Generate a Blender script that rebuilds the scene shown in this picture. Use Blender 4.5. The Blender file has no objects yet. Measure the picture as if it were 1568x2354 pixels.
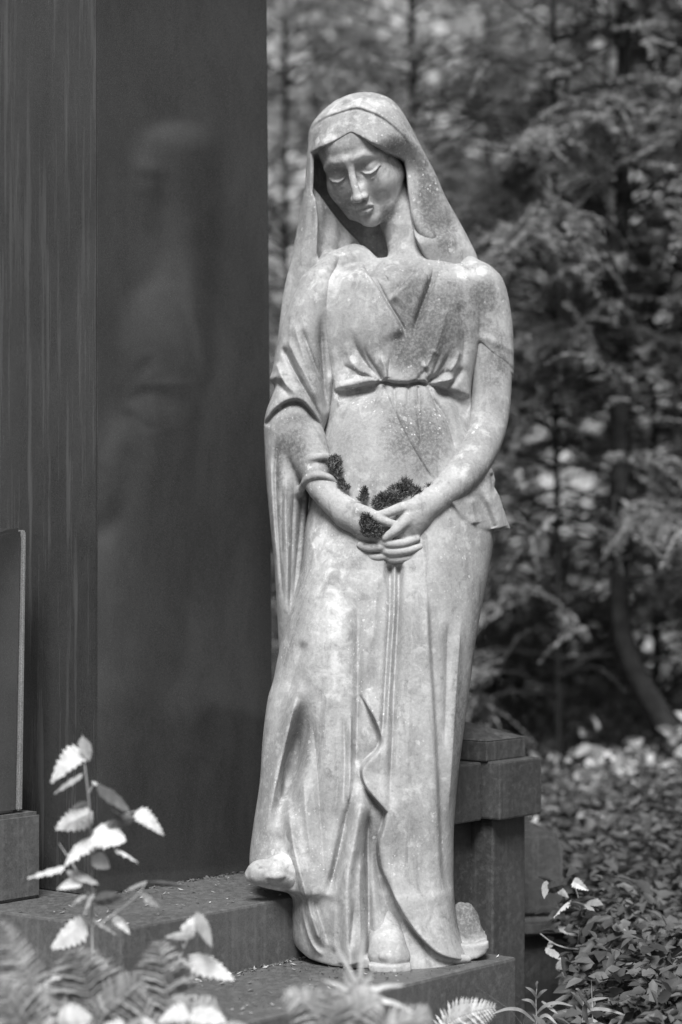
import bpy, math, random
import numpy as np
from mathutils import Vector, Matrix, Euler
random.seed(7)
np.random.seed(7)
C = bpy.context.scene
COL = C.collection
# ------------------------------------------------------------------ camera, sky, sun, exposure
F, UC, VH, D, EYE = 5400.0, 784.0, 1230.0, 4.8, 1.05     # lens in photo pixels (1568 wide), horizon row, metres
S = D / F
cam = bpy.data.cameras.new('camera')
cam.sensor_fit = 'HORIZONTAL'; cam.sensor_width = 24.0
cam.lens = F / 1568.0 * 24.0
cam.clip_start = 0.1; cam.clip_end = 400
cam.dof.use_dof = True; cam.dof.focus_distance = 4.58; cam.dof.aperture_fstop = 1.9
co = bpy.data.objects.new('camera', cam); COL.objects.link(co)
co.location = (0, -D, EYE); co.rotation_euler = (math.radians(90.568), 0, 0)
C.camera = co
SUN_EL, SUN_AZ = 53.0, -4.0                                # azimuth to the right of the camera axis
w = bpy.data.worlds.new('World'); C.world = w; w.use_nodes = True
nt = w.node_tree; nt.nodes.clear()
sky = nt.nodes.new('ShaderNodeTexSky'); sky.sky_type = 'NISHITA'; sky.sun_disc = False
sky.sun_elevation = math.radians(SUN_EL); sky.sun_rotation = math.radians(180 - SUN_AZ)
sky.air_density = 1.0; sky.dust_density = 4.0; sky.ozone_density = 1.0
bw = nt.nodes.new('ShaderNodeRGBToBW'); bg = nt.nodes.new('ShaderNodeBackground')
bg.inputs['Strength'].default_value = 0.065
wo = nt.nodes.new('ShaderNodeOutputWorld')
nt.links.new(sky.outputs[0], bw.inputs[0]); nt.links.new(bw.outputs[0], bg.inputs[0]); nt.links.new(bg.outputs[0], wo.inputs[0])
sl = bpy.data.lights.new('sun', 'SUN'); sl.energy = 5.0; sl.angle = math.radians(24)
so = bpy.data.objects.new('sun', sl); COL.objects.link(so)
_a, _e = math.radians(SUN_AZ), math.radians(SUN_EL)
so.rotation_euler = Vector((-math.sin(_a)*math.cos(_e), math.cos(_a)*math.cos(_e), -math.sin(_e))).to_track_quat('-Z', 'Y').to_euler()
vs = C.view_settings
vs.view_transform = 'Standard'; vs.look = 'None'; vs.gamma = 1.0; vs.use_curve_mapping = False
vs.exposure = 0.17
C.cycles.max_bounces = 6; C.cycles.diffuse_bounces = 4; C.cycles.glossy_bounces = 3; C.cycles.transmission_bounces = 3
# ------------------------------------------------------------------ helpers
def at(u, v, Y):
    """world point seen at photo pixel (u, v) at depth Y"""
    d = D + Y
    return Vector(((u-UC)/F*d, Y, EYE - (v-VH)/F*d))
def tag(o, label=None, cat=None, group=None, kind=None):
    if label: o['label'] = label
    if cat: o['category'] = cat
    if group: o['group'] = group
    if kind: o['kind'] = kind
    return o
def empty(name, loc=(0,0,0)):
    o = bpy.data.objects.new(name, None); COL.objects.link(o); o.location = loc; o.empty_display_size = .1
    return o
def link(name, me, parent=None, mat=None):
    o = bpy.data.objects.new(name, me); COL.objects.link(o)
    if mat is not None and not me.materials: me.materials.append(mat)
    if parent is not None:
        o.parent = parent
        o.matrix_parent_inverse = Matrix.Translation(-Vector(parent.location)) if parent.type == 'EMPTY' else Matrix.Identity(4)
    return o
def mesh(name, V, Fc, smooth=False):
    me = bpy.data.meshes.new(name)
    V = np.asarray(V, np.float32)
    if isinstance(Fc, np.ndarray):
        n = Fc.shape[1]
        me.vertices.add(len(V)); me.vertices.foreach_set('co', V.ravel())
        me.loops.add(Fc.size); me.loops.foreach_set('vertex_index', Fc.astype(np.int32).ravel())
        me.polygons.add(len(Fc)); me.polygons.foreach_set('loop_start', np.arange(0, Fc.size, n, dtype=np.int32))
        me.update(calc_edges=True)
    else:
        me.from_pydata([tuple(map(float, p)) for p in V], [], Fc); me.update()
    if smooth: me.polygons.foreach_set('use_smooth', np.ones(len(me.polygons), bool))
    return me
# ------------------------------------------------------------------ materials (all neutral greys: a black and white place)
def newmat(name):
    m = bpy.data.materials.new(name); m.use_nodes = True
    m.node_tree.nodes.clear()
    return m, m.node_tree
class NT:
    def __init__(s, t): s.t = t
    def n(s, typ, **kw):
        x = s.t.nodes.new(typ)
        for k, v in kw.items():
            if k.startswith('i_'):
                x.inputs[k[2:].replace('_', ' ')].default_value = v
            else: setattr(x, k, v)
        return x
    def l(s, a, b): s.t.links.new(a, b)
    def noise(s, vec, scale, detail=4, rough=.6, dist=0):
        x = s.n('ShaderNodeTexNoise'); x.inputs['Scale'].default_value = scale; x.inputs['Detail'].default_value = detail
        x.inputs['Roughness'].default_value = rough; x.inputs['Distortion'].default_value = dist
        s.l(vec, x.inputs['Vector']); return x.outputs[0]
    def ramp(s, v, a, b, lo=0., hi=1.):
        x = s.n('ShaderNodeMapRange'); x.interpolation_type = 'SMOOTHSTEP'
        for i, k in enumerate((a, b, lo, hi)): x.inputs[i+1].default_value = k
        s.l(v, x.inputs[0]); return x.outputs[0]
    def math(s, op, a, b=None, c=None):
        x = s.n('ShaderNodeMath', operation=op)
        for i, k in enumerate((a, b, c)):
            if k is None: continue
            if isinstance(k, (int, float)): x.inputs[i].default_value = k
            else: s.l(k, x.inputs[i])
        return x.outputs[0]
    def mix(s, f, a, b):
        x = s.n('ShaderNodeMix', data_type='FLOAT')
        for i, k in ((0, f), (2, a), (3, b)):
            if isinstance(k, (int, float)): x.inputs[i].default_value = k
            else: s.l(k, x.inputs[i])
        return x.outputs[0]
    def attr(s, name):
        x = s.n('ShaderNodeAttribute'); x.attribute_name = name; return x.outputs['Fac']
    def obj(s):
        return s.n('ShaderNodeTexCoord').outputs['Object']
    def pos(s):
        return s.n('ShaderNodeNewGeometry').outputs['Position']
    def bump(s, h, strength, dist):
        x = s.n('ShaderNodeBump'); x.inputs['Strength'].default_value = strength; x.inputs['Distance'].default_value = dist
        s.l(h, x.inputs['Height']); return x.outputs[0]
    def out(s, col, rough, normal=None, spec=.5):
        p = s.n('ShaderNodeBsdfPrincipled'); o = s.n('ShaderNodeOutputMaterial')
        for k, v in (('Base Color', col), ('Roughness', rough)):
            if isinstance(v, (int, float)): p.inputs[k].default_value = (v, v, v, 1) if k == 'Base Color' else v
            else: s.l(v, p.inputs[k])
        p.inputs['Specular IOR Level'].default_value = spec
        if normal is not None: s.l(normal, p.inputs['Normal'])
        s.l(p.outputs[0], o.inputs[0]); return p

def mat_stone():
    m, t = newmat('weathered_stone'); N = NT(t); P = N.obj()
    big = N.noise(P, 7, 3, .6); mid = N.noise(P, 38, 5, .68, .4); fine = N.noise(P, 170, 4, .7); pits = N.noise(P, 420, 2, .5)
    mp = N.n('ShaderNodeMapping'); mp.inputs['Scale'].default_value = (26, 26, 5); N.l(P, mp.inputs[0])
    run = N.noise(mp.outputs[0], 1, 4, .65, .6)                      # runs of rain water
    base = N.mix(N.ramp(big, .35, .68), .29, .40)
    base = N.mix(N.math('MULTIPLY', N.ramp(run, .52, .70), .6), base, .18)
    base = N.mix(N.math('MULTIPLY', N.ramp(run, .47, .30), .35), base, .50)
    base = N.mix(N.math('MULTIPLY', N.ramp(mid, .5, .66), .6), base, .50)                  # pale crust
    base = N.mix(N.math('MULTIPLY', N.ramp(mid, .46, .28), .6), base, .17)  # grey film
    base = N.math('MULTIPLY', base, N.ramp(fine, .25, .75, .86, 1.10))
    g = N.attr('grime_shade')
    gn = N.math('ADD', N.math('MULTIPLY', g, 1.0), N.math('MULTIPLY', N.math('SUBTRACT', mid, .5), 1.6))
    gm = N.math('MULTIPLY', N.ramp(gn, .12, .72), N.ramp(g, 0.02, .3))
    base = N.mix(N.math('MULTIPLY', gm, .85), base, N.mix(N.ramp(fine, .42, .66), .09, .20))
    # white lichen, and the brightening painted on the face
    pa = N.attr('pale')
    pn = N.math('ADD', pa, N.math('MULTIPLY', N.math('SUBTRACT', mid, .5), 1.5))
    base = N.mix(N.math('MULTIPLY', N.ramp(pn, .15, .95), N.ramp(pa, .03, .3)), base, .62)
    spots = N.ramp(N.noise(P, 9, 3, .6), .46, .62)
    for sc, th, dens in ((27, .34, .45), (52, .28, .82), (105, .32, .66), (190, .34, .72)):
        vo = N.n('ShaderNodeTexVoronoi'); vo.inputs['Scale'].default_value = sc
        dn = N.n('ShaderNodeVectorMath', operation='ADD'); N.l(P, dn.inputs[0])
        nn = N.n('ShaderNodeTexNoise'); nn.inputs['Scale'].default_value = sc*2.6; N.l(P, nn.inputs['Vector'])
        sc2 = N.n('ShaderNodeVectorMath', operation='SCALE'); N.l(nn.outputs['Color'], sc2.inputs[0]); sc2.inputs['Scale'].default_value = .6/sc
        N.l(sc2.outputs[0], dn.inputs[1]); N.l(dn.outputs[0], vo.inputs['Vector'])
        sep = N.n('ShaderNodeSeparateColor'); N.l(vo.outputs['Color'], sep.inputs[0])
        size = N.ramp(sep.outputs[0], dens, 1., 0., th)
        dot = N.math('MULTIPLY', N.math('LESS_THAN', vo.outputs['Distance'], size), N.ramp(sep.outputs[1], 0, 1, .3, 1))
        base = N.mix(N.math('MULTIPLY', N.math('MULTIPLY', dot, N.ramp(pa, .2, .4) if sc == 27 else spots), .85), base, .64)
    h = N.math('ADD', N.math('MULTIPLY', mid, .7), N.math('ADD', N.math('MULTIPLY', fine, .4), N.math('MULTIPLY', pits, .15)))
    N.out(base, .9, N.bump(h, .5, .003), .25)
    return m
def mat_granite(name, c0, c1, rough, streak=0., dirt=0.):
    m, t = newmat(name); N = NT(t); P = N.obj()
    sp = N.noise(P, 520, 2, .7); big = N.noise(P, 5, 4, .6)
    col = N.mix(N.ramp(sp, .35, .7), c0, c1)
    mp = N.n('ShaderNodeMapping'); mp.inputs['Scale'].default_value = (60, 60, 2.2); N.l(P, mp.inputs[0])
    st = N.noise(mp.outputs[0], 1, 4, .65)
    rg = N.mix(N.ramp(big, .3, .7), rough*.75, rough*1.3)
    mo_ = N.n('ShaderNodeMapping'); mo_.inputs['Scale'].default_value = (6, 6, 3.2); N.l(P, mo_.inputs[0]); mt = N.noise(mo_.outputs[0], 1, 5, .7, .4)
    col = N.math('MULTIPLY', col, N.ramp(mt, .3, .7, .82, 1.18)); fl = N.noise(P, 900, 1, .5); col = N.mix(N.ramp(fl, .68, .76), col, .13)
    if streak: 
        col = N.mix(N.math('MULTIPLY', N.ramp(st, .48, .72), streak), col, .16)
        rg = N.mix(N.math('MULTIPLY', N.ramp(st, .45, .7), .8), rg, .5)
    if dirt:
        dn = N.noise(P, 70, 7, .75)
        col = N.mix(N.math('MULTIPLY', N.ramp(dn, .45, .7), dirt), col, .15); rg = N.mix(N.ramp(dn, .4, .7), rg, .75)
    N.out(col, rg, N.bump(N.math('ADD', sp, N.math('MULTIPLY', big, 2.)), .08, .001), .8)
    return m
def mat_leaf(name, col, var=.35, trans=.3, rough=.5, scale=3., gloss=.3):
    m, t = newmat(name); N = NT(t); P = N.pos()
    rnd = N.n('ShaderNodeNewGeometry').outputs['Random Per Island']
    n1 = N.noise(P, scale, 3, .6); n2 = N.noise(P, 60, 3, .6)
    f = N.math('MULTIPLY', N.ramp(rnd, 0, 1, 1-var, 1+var), N.math('MULTIPLY', N.ramp(n1, .3, .7, 1-var*.6, 1+var*.6), N.ramp(n2, .3, .7, .85, 1.12)))
    c = N.math('MULTIPLY', f, col)
    p = N.n('ShaderNodeBsdfPrincipled'); N.l(c, p.inputs['Base Color']); p.inputs['Roughness'].default_value = rough
    p.inputs['Specular IOR Level'].default_value = gloss
    tr = N.n('ShaderNodeBsdfTranslucent'); N.l(c, tr.inputs[0])
    mx = N.n('ShaderNodeMixShader'); mx.inputs[0].default_value = trans
    N.l(p.outputs[0], mx.inputs[1]); N.l(tr.outputs[0], mx.inputs[2])
    o = N.n('ShaderNodeOutputMaterial'); N.l(mx.outputs[0], o.inputs[0])
    return m
def mat_plain(name, c0, c1, scale, rough=.9, bump=.4, bd=.01):
    m, t = newmat(name); N = NT(t); P = N.pos()
    n = N.noise(P, scale, 6, .7)
    N.out(N.mix(N.ramp(n, .3, .7), c0, c1), rough, N.bump(n, bump, bd), .3)
    return m
M_STONE = mat_stone()
M_PILLAR = mat_granite('polished_black_granite', .034, .058, .03)
M_PILLAR_ROUGH = mat_granite('streaked_black_granite', .03, .06, .18, .28)
M_STEP = mat_granite('step_granite', .06, .12, .4, .4, .6)
M_POST = mat_granite('post_granite', .035, .068, .45, .25, .3)
M_EDGE = mat_granite('rough_granite_edge', .12, .30, .8)
M_BARK = mat_plain('bark', .015, .04, 30)
M_SOIL = mat_plain('leaf_litter_soil', .05, .14, 14)
M_CONIFER = mat_leaf('conifer_needles', .27, .5, .45, .6, 2.0)
M_BUSH = mat_leaf('pale_bush_leaves', .27, .9, .35, .5, 1.5)
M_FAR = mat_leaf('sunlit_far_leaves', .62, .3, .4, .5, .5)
M_HERB = mat_leaf('herb_leaves', .105, .4, .3, .5, 3.)
M_BRIGHT = mat_leaf('pale_seedling_leaves', .68, .2, .35, .45, 5.)
M_FERN = mat_leaf('fern_leaves', .36, .3, .35, .5, 5.)
M_STEM = mat_plain('green_stem', .25, .35, 80, .6, .1, .002)
M_MOSS = mat_leaf('dark_moss', .13, .6, .1, .8, 40., .1)
# ------------------------------------------------------------------ ground
ANG = math.radians(39)
NA = Vector((math.cos(ANG), -math.sin(ANG), 0)); TA = Vector((math.sin(ANG), math.cos(ANG), 0))   # pillar side face: normal, direction
P0 = Vector((-.1627, .172, 0))
Z1, Z2 = EYE - .7046, EYE - .8266                          # tops of the upper and the lower step
def mon(t, e, z=0.): return P0 + TA*t + NA*e + Vector((0, 0, z))
def prism(poly, z0, z1, bev=0.0, top_scale=None):
    """vertical prism on a plan polygon; bev chamfers top and side edges"""
    import bmesh
    bm = bmesh.new()
    vb = [bm.verts.new((p[0], p[1], z0)) for p in poly]
    c = Vector((sum(p[0] for p in poly)/len(poly), sum(p[1] for p in poly)/len(poly)))
    k = top_scale or 1
    vt = [bm.verts.new((c.x+(p[0]-c.x)*k, c.y+(p[1]-c.y)*k, z1)) for p in poly]
    n = len(poly)
    for i in range(n): bm.faces.new((vb[i], vb[(i+1) % n], vt[(i+1) % n], vt[i]))
    bm.faces.new(vt); bm.faces.new(vb[::-1])
    bmesh.ops.recalc_face_normals(bm, faces=bm.faces)
    if bev:
        bmesh.ops.bevel(bm, geom=list(bm.edges), offset=bev, segments=2, profile=.6, affect='EDGES')
    me = bpy.data.meshes.new('m'); bm.to_mesh(me); bm.free()
    return me
def rect(t0, t1, e0, e1): return [mon(t0, e0)[:2], mon(t1, e0)[:2], mon(t1, e1)[:2], mon(t0, e1)[:2]]
def box_part(name, parent, mat, poly, z0, z1, bev=.004, **kw):
    me = prism(poly, z0, z1, bev, **kw); me.name = name
    return link(name, me, parent, mat)
n = 60; xs = np.concatenate([np.linspace(-60, -6, 12), np.linspace(-5, 5, 41), np.linspace(6, 60, 12)]); ys = np.concatenate([np.linspace(-30, -4, 8), np.linspace(-3, 8, 45), np.linspace(9, 120, 14)])
gx, gy = np.meshgrid(xs, ys); gz = .03*np.sin(gx*2.1+gy)*np.cos(gy*1.7) + .02*np.random.rand(*gx.shape) - .03
nx = len(xs); q = np.arange(nx*(len(ys)-1)).reshape(-1, nx)[:, :-1].ravel()
g = mesh('ground', np.stack([gx.ravel(), gy.ravel(), gz.ravel()], 1), np.stack([q, q+1, q+nx+1, q+nx], 1), True)
tag(link('ground', g, None, M_SOIL), 'dark leaf-strewn cemetery soil', None, None, 'structure')
# ------------------------------------------------------------------ the granite monument: pillar on two steps
mo = empty('granite_monument', mon(-.25, -.1))
tag(mo, 'polished dark granite pillar on two steps beside the statue', 'monument')
T_C, T_R = -.499, .0207
# pillar shaft: slightly wider at the foot
def shaft():
    a = [mon(T_C, 0), mon(T_R, 0), mon(T_R, -.8), mon(T_C, -.8)]
    V, Fc = [], []
    zs = [Z1+.002, Z1+1.0, Z1+3.2]
    for z in zs:
        k = 1 - (z-Z1)*.02
        for i, p in enumerate(a):
            tt = T_R + .012 - (z-Z1)*.012 if i in (1, 2) else T_C
            b = mon(tt, 0 if i < 2 else -.8)
            V.append((b.x, b.y, z))
    for L in range(2):
        for i in range(4): j = (i+1) % 4; Fc.append((L*4+i, L*4+j, L*4+4+j, L*4+4+i))
    Fc.append((8, 9, 10, 11))
    return V, Fc
V, Fc = shaft()
sh = mesh('pillar', V, Fc)
import bmesh
bm = bmesh.new(); bm.from_mesh(sh); bmesh.ops.recalc_face_normals(bm, faces=bm.faces)
bmesh.ops.bevel(bm, geom=[e for e in bm.edges if abs(e.verts[0].co.z-e.verts[1].co.z) > .2], offset=.003, segments=2, affect='EDGES')
bm.to_mesh(sh); bm.free()
sh.materials.append(M_PILLAR); sh.materials.append(M_PILLAR_ROUGH)
for p in sh.polygons:
    if p.normal.dot(-TA) > .8: p.material_index = 1
link('pillar', sh, mo)
box_part('upper_step', mo, M_STEP, rect(-.735, -.10, -.9, .30), Z2-.05, Z1, .005)
box_part('upper_step', mo, M_STEP, rect(-.098, .12, -.9, .30), Z2-.05, Z1-.001, .005)
box_part('lower_step', mo, M_STEP, rect(-.99, .04, -1.2, .62), -.1, Z2, .006)
# ------------------------------------------------------------------ headstone at the left edge
hs = empty('headstone', (-.75, -.4, Z1))
tag(hs, 'dark granite headstone with curved shoulder cut off by the left edge', 'headstone')
def yrow(u, v, z):                      # depth at which pixel row v is at height z
    return F*(EYE-z)/(v-VH) - D
HY = -.60
def hx(u): return (u-UC)/F*(D+HY)
def hz(v): return EYE-(v-VH)/F*(D+HY)
def slab(name, parent, mat, outline, y0, y1, bev=.004, rot=None):
    """outline in x,z extruded from y0 (front) to y1, seen from the front"""
    bm = bmesh.new()
    a = [bm.verts.new((x, y0, z)) for x, z in outline]; b = [bm.verts.new((x, y1, z)) for x, z in outline]
    k = len(a)
    for i in range(k): bm.faces.new((a[i], a[(i+1) % k], b[(i+1) % k], b[i]))
    bm.faces.new(a); bm.faces.new(b[::-1])
    bmesh.ops.recalc_face_normals(bm, faces=bm.faces)
    if bev: bmesh.ops.bevel(bm, geom=[e for e in bm.edges if len(e.link_faces) == 2 and e.calc_face_angle() > .6], offset=bev, segments=2, affect='EDGES')
    me = bpy.data.meshes.new(name); bm.to_mesh(me); bm.free()
    if rot:
        c, ang = rot
        me.transform(Matrix.Translation(c) @ Matrix.Rotation(ang, 4, 'Z') @ Matrix.Translation(-Vector(c)))
    return link(name, me, parent, mat)
PN = Vector((-.582, -.227, 0))
def extr(name, parent, mat, outline, o, e0, e1, bev=.004):
    """outline in (distance along the face, height), extruded across the face from e0 to e1"""
    bm = bmesh.new()
    a = [bm.verts.new(o+TA*t+NA*e0+Vector((0, 0, z))) for t, z in outline]; b = [bm.verts.new(o+TA*t+NA*e1+Vector((0, 0, z))) for t, z in outline]
    k = len(a)
    for i in range(k): bm.faces.new((a[i], a[(i+1) % k], b[(i+1) % k], b[i]))
    bm.faces.new(a); bm.faces.new(b[::-1]); bmesh.ops.recalc_face_normals(bm, faces=bm.faces)
    if bev: bmesh.ops.bevel(bm, geom=[e for e in bm.edges if len(e.link_faces) == 2 and e.calc_face_angle() > .6], offset=bev, segments=2, affect='EDGES')
    me = bpy.data.meshes.new(name); bm.to_mesh(me); bm.free()
    return link(name, me, parent, mat)
zp = EYE-(1864-VH)/F*4.573
extr('plinth', hs, M_STEP, [(0, Z1), (0, zp), (-.7, zp), (-.7, Z1)], PN, -.45, 0, .007)
dt = D+PN.y-.03; zt = EYE-(1214-VH)/F*dt
cv = [(-.075*(1-math.cos(k*math.pi/12)), -.075*math.sin(k*math.pi/12)) for k in range(0, 7)]
ot = [(-.05, zp+.001), (-.036, zt), (-.044, zt)]+[(-.046-.11*math.sin(k*math.pi/14), zt-.09*(1-math.cos(k*math.pi/14))) for k in range(1, 8)]+[(-.6, zt-.09), (-.6, zp+.001)]
extr('tablet', hs, M_PILLAR, ot, PN, -.24, -.016, .006)
extr('edge_strip', hs, M_EDGE, [(-.0495, zp+.004), (-.0355, zt-.002), (-.027, zt-.006), (-.036, zp+.004)], PN, -.23, -.014, .003)
# ------------------------------------------------------------------ granite post with cap at the right
po = empty('granite_post', mon(.2, .45))
tag(po, 'dark granite post with pyramid cap behind the statue', 'post')
def zat(v, depth): return EYE-(v-VH)/F*depth
E1 = .50
def tu(u, e):                            # distance along the face where the line at offset e crosses pixel column u
    k = (u-UC)/F; b = P0+NA*e
    return (k*(D+b.y)-b.x)/(TA.x-k*TA.y)
dep = D + mon(tu(1150, E1), E1).y
zc0, zc1, zs1, zs0 = zat(1706, dep), zat(1672, dep), zat(1752, dep), zat(1885, dep)
t0, t1 = tu(1150, E1), tu(1245, E1)
box_part('slab', po, M_POST, rect(t0, t1, .20, E1), zs0, zs1, .004)
box_part('shaft', po, M_POST, rect(tu(1133, E1-.03), tu(1207, E1-.03), .22, E1-.03), -.2, zs0, .004)
me = prism(rect(t0-.005, tu(1208, E1-.03), .2, E1-.03), zs1, zc0, .003); link('cap_base', me, po, M_POST)
r_ = rect(t0-.005, tu(1208, E1-.03), .2, E1-.03); cx = sum(p[0] for p in r_)/4; cy = sum(p[1] for p in r_)/4
pm = mesh('cap', [(p[0], p[1], zc0+.001) for p in r_]+[(cx, cy, zat(1655, dep+.1))], [(0, 1, 4), (1, 2, 4), (2, 3, 4), (3, 0, 4), (3, 2, 1, 0)])
bm = bmesh.new(); bm.from_mesh(pm); bmesh.ops.recalc_face_normals(bm, faces=bm.faces); bm.to_mesh(pm); bm.free()
link('cap', pm, po, M_POST)
box_part('wing_slab', po, M_POST, rect(t0-.34, t0-.002, .2, E1-.045), zs0-.003, zs1-.002, .004)
box_part('wing_wall', po, M_POST, rect(t0-.34, tu(1128, E1-.085), .22, E1-.085), -.2, zs0-.004, .004)
# ------------------------------------------------------------------ low stone block further back
bk = empty('grave_block', at(1250, 2330, .5))
tag(bk, 'low rounded granite grave block right behind the post', 'grave block')
BY = .42
def bx_(u): return (u-UC)/F*(D+BY)
def bz_(v): return EYE-(v-VH)/F*(D+BY)
o1 = [(bx_(1300), bz_(2110)), (bx_(1301), bz_(1945)), (bx_(1297), bz_(1926)), (bx_(1285), bz_(1916)), (bx_(1262), bz_(1912)), (bx_(1120), bz_(1912)), (bx_(1120), bz_(2110))]
slab('upright', bk, M_POST, o1, BY, BY+.2, .012, ((bx_(1200), BY, 0), math.radians(12)))
slab('ledge', bk, M_STEP, [(bx_(1318), bz_(2140)), (bx_(1318), bz_(2108)), (bx_(1120), bz_(2108)), (bx_(1120), bz_(2140))], BY-.06, BY+.26, .006, ((bx_(1200), BY, 0), math.radians(12)))
slab('base', bk, M_POST, [(bx_(1300), -.1), (bx_(1300), bz_(2142)), (bx_(1120), bz_(2142)), (bx_(1120), -.1)], BY-.02, BY+.22, .006, ((bx_(1200), BY, 0), math.radians(12)))
# ------------------------------------------------------------------ carving kit: signed distance fields -> mesh
f32 = np.float32
def K(u, v, w):
    """photo pixel (u, v) at depth w (pixels towards the viewer) -> upright statue coordinates"""
    k = 1 - w/F
    return np.array((UC+(u-UC)*k, VH+(v-VH)*k, w), f32)
def KP(pts): return [K(*p[:3]) for p in pts]
def smin(a, b, k):
    h = np.maximum(k-np.abs(a-b), 0)/k
    return np.minimum(a, b) - h*h*k*.25
def smax(a, b, k): return -smin(-a, -b, k)
def sstep(x): x = np.clip(x, 0, 1); return x*x*(3-2*x)
BIG = f32(400)
def local(P, c0, c1, m, fn):
    """evaluate fn only inside a padded box"""
    U, V, W = P
    k = (U > c0[0]-m) & (U < c1[0]+m) & (V > c0[1]-m) & (V < c1[1]+m) & (W > c0[2]-m) & (W < c1[2]+m)
    d = np.full(U.shape, BIG, f32)
    if k.any(): d[k] = fn((U[k], V[k], W[k]))
    return d
def caps(P, pts, rad, m=70):
    """round-cone chain through pts with radii rad"""
    A = np.array(pts, f32); R = np.array(rad, f32)
    lo, hi = (A-R[:, None]).min(0), (A+R[:, None]).max(0)
    def fn(p):
        d = None
        for i in range(len(A)-1):
            a, b = A[i], A[i+1]; ba = b-a; L = float(ba@ba)+1e-6
            x, y, z = p[0]-a[0], p[1]-a[1], p[2]-a[2]
            t = np.clip((x*ba[0]+y*ba[1]+z*ba[2])/L, 0, 1)
            q = np.sqrt((x-t*ba[0])**2+(y-t*ba[1])**2+(z-t*ba[2])**2) - (R[i]+(R[i+1]-R[i])*t)
            d = q if d is None else np.minimum(d, q)
        return d
    return local(P, lo, hi, m, fn)
def spl(pts, n=6):
    """catmull-rom through rows of pts"""
    p = np.array(pts, float); p = np.vstack([2*p[0]-p[1], p, 2*p[-1]-p[-2]]); out = []
    for i in range(1, len(p)-2):
        for t in np.linspace(0, 1, n, endpoint=False):
            a, b, c, d = p[i-1], p[i], p[i+1], p[i+2]
            out.append(.5*((2*b)+(c-a)*t+(2*a-5*b+4*c-d)*t*t+(3*b-3*c+d-a)*t**3))
    out.append(p[-2]); return np.array(out)
def tube(P, pts4, n=4, m=70):
    """smooth chain through rows u, v, w, r (photo pixels)"""
    q = spl(pts4, n)
    return caps(P, [K(*r[:3]) for r in q], q[:, 3], m)
def ell(P, c, r, M=None, m=70):
    c = np.array(c, f32); r = np.array(r, f32); rm = float(r.max())
    def fn(p):
        x, y, z = p[0]-c[0], p[1]-c[1], p[2]-c[2]
        if M is not None:
            x, y, z = M[0, 0]*x+M[1, 0]*y+M[2, 0]*z, M[0, 1]*x+M[1, 1]*y+M[2, 1]*z, M[0, 2]*x+M[1, 2]*y+M[2, 2]*z
        k0 = np.sqrt((x/r[0])**2+(y/r[1])**2+(z/r[2])**2); k1 = np.sqrt((x/r[0]**2)**2+(y/r[1]**2)**2+(z/r[2]**2)**2)+1e-9
        return (k0*(k0-1)/k1).astype(f32)
    return local(P, c-rm, c+rm, m, fn)
class Loft:
    """stack of half-ellipse sections: rows v, uL, uR, wc, bf, bb, p"""
    def __init__(s, rows):
        r = np.array(rows, float)
        out = []
        for v, uL, uR, wc, bf, bb, p in r:
            k = 1-wc/F
            out.append((VH+(v-VH)*k, UC+(uL-UC)*k, UC+(uR-UC)*k, wc, bf, bb, p))
        o = np.array(out); q = spl(o, 12); s.v = q[:, 0]; s.t = q
        # keep monotone in v
        s.v = np.maximum.accumulate(s.v + np.arange(len(q))*1e-4)
        s.lo, s.hi = s.v[0], s.v[-1]
    def __call__(s, P):
        U, V, W = P
        g = lambda i: np.interp(V, s.v, s.t[:, i]).astype(f32)
        uL, uR, wc, bf, bb, p = (g(i) for i in range(1, 7))
        uc = (uL+uR)*.5; a = np.maximum((uR-uL)*.5, 1); b = np.maximum(np.where(W > wc, bf, bb), 1)
        x = np.abs((U-uc)/a); y = np.abs((W-wc)/b)
        r = (x**p+y**p+1e-9)**(1/p)
        gr = np.sqrt((x/a)**2+(y/b)**2)/np.maximum(np.sqrt(x*x+y*y), 1e-6)
        f = (r-1)/np.maximum(gr, 1e-4)
        f = np.where(r < .35, -np.minimum(a, b)*.5, f)
        return np.maximum(f, np.maximum(s.lo-V, V-s.hi)).astype(f32)
    def wc(s, V): return np.interp(V, s.v, s.t[:, 3]).astype(f32)
def poly2(P, poly, m=120):
    """signed distance to a closed polygon in (u, v)"""
    pl = np.array(poly, f32); U, V = P[0], P[1]
    k = (U > pl[:, 0].min()-m) & (U < pl[:, 0].max()+m) & (V > pl[:, 1].min()-m) & (V < pl[:, 1].max()+m)
    out = np.full(U.shape, BIG, f32)
    if not k.any(): return out
    x, y = U[k], V[k]; d = np.full(x.shape, 1e9, f32); s = np.ones(x.shape, f32)
    for i in range(len(pl)):
        a, b = pl[i], pl[i-1]; e = b-a; wx, wy = x-a[0], y-a[1]
        t = np.clip((wx*e[0]+wy*e[1])/(e@e+1e-9), 0, 1)
        d = np.minimum(d, (wx-e[0]*t)**2+(wy-e[1]*t)**2)
        c1 = y >= a[1]; c2 = y < b[1]; c3 = e[0]*wy > e[1]*wx
        s = np.where((c1 & c2 & c3) | (~c1 & ~c2 & ~c3), -s, s)
    out[k] = s*np.sqrt(d); return out
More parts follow.
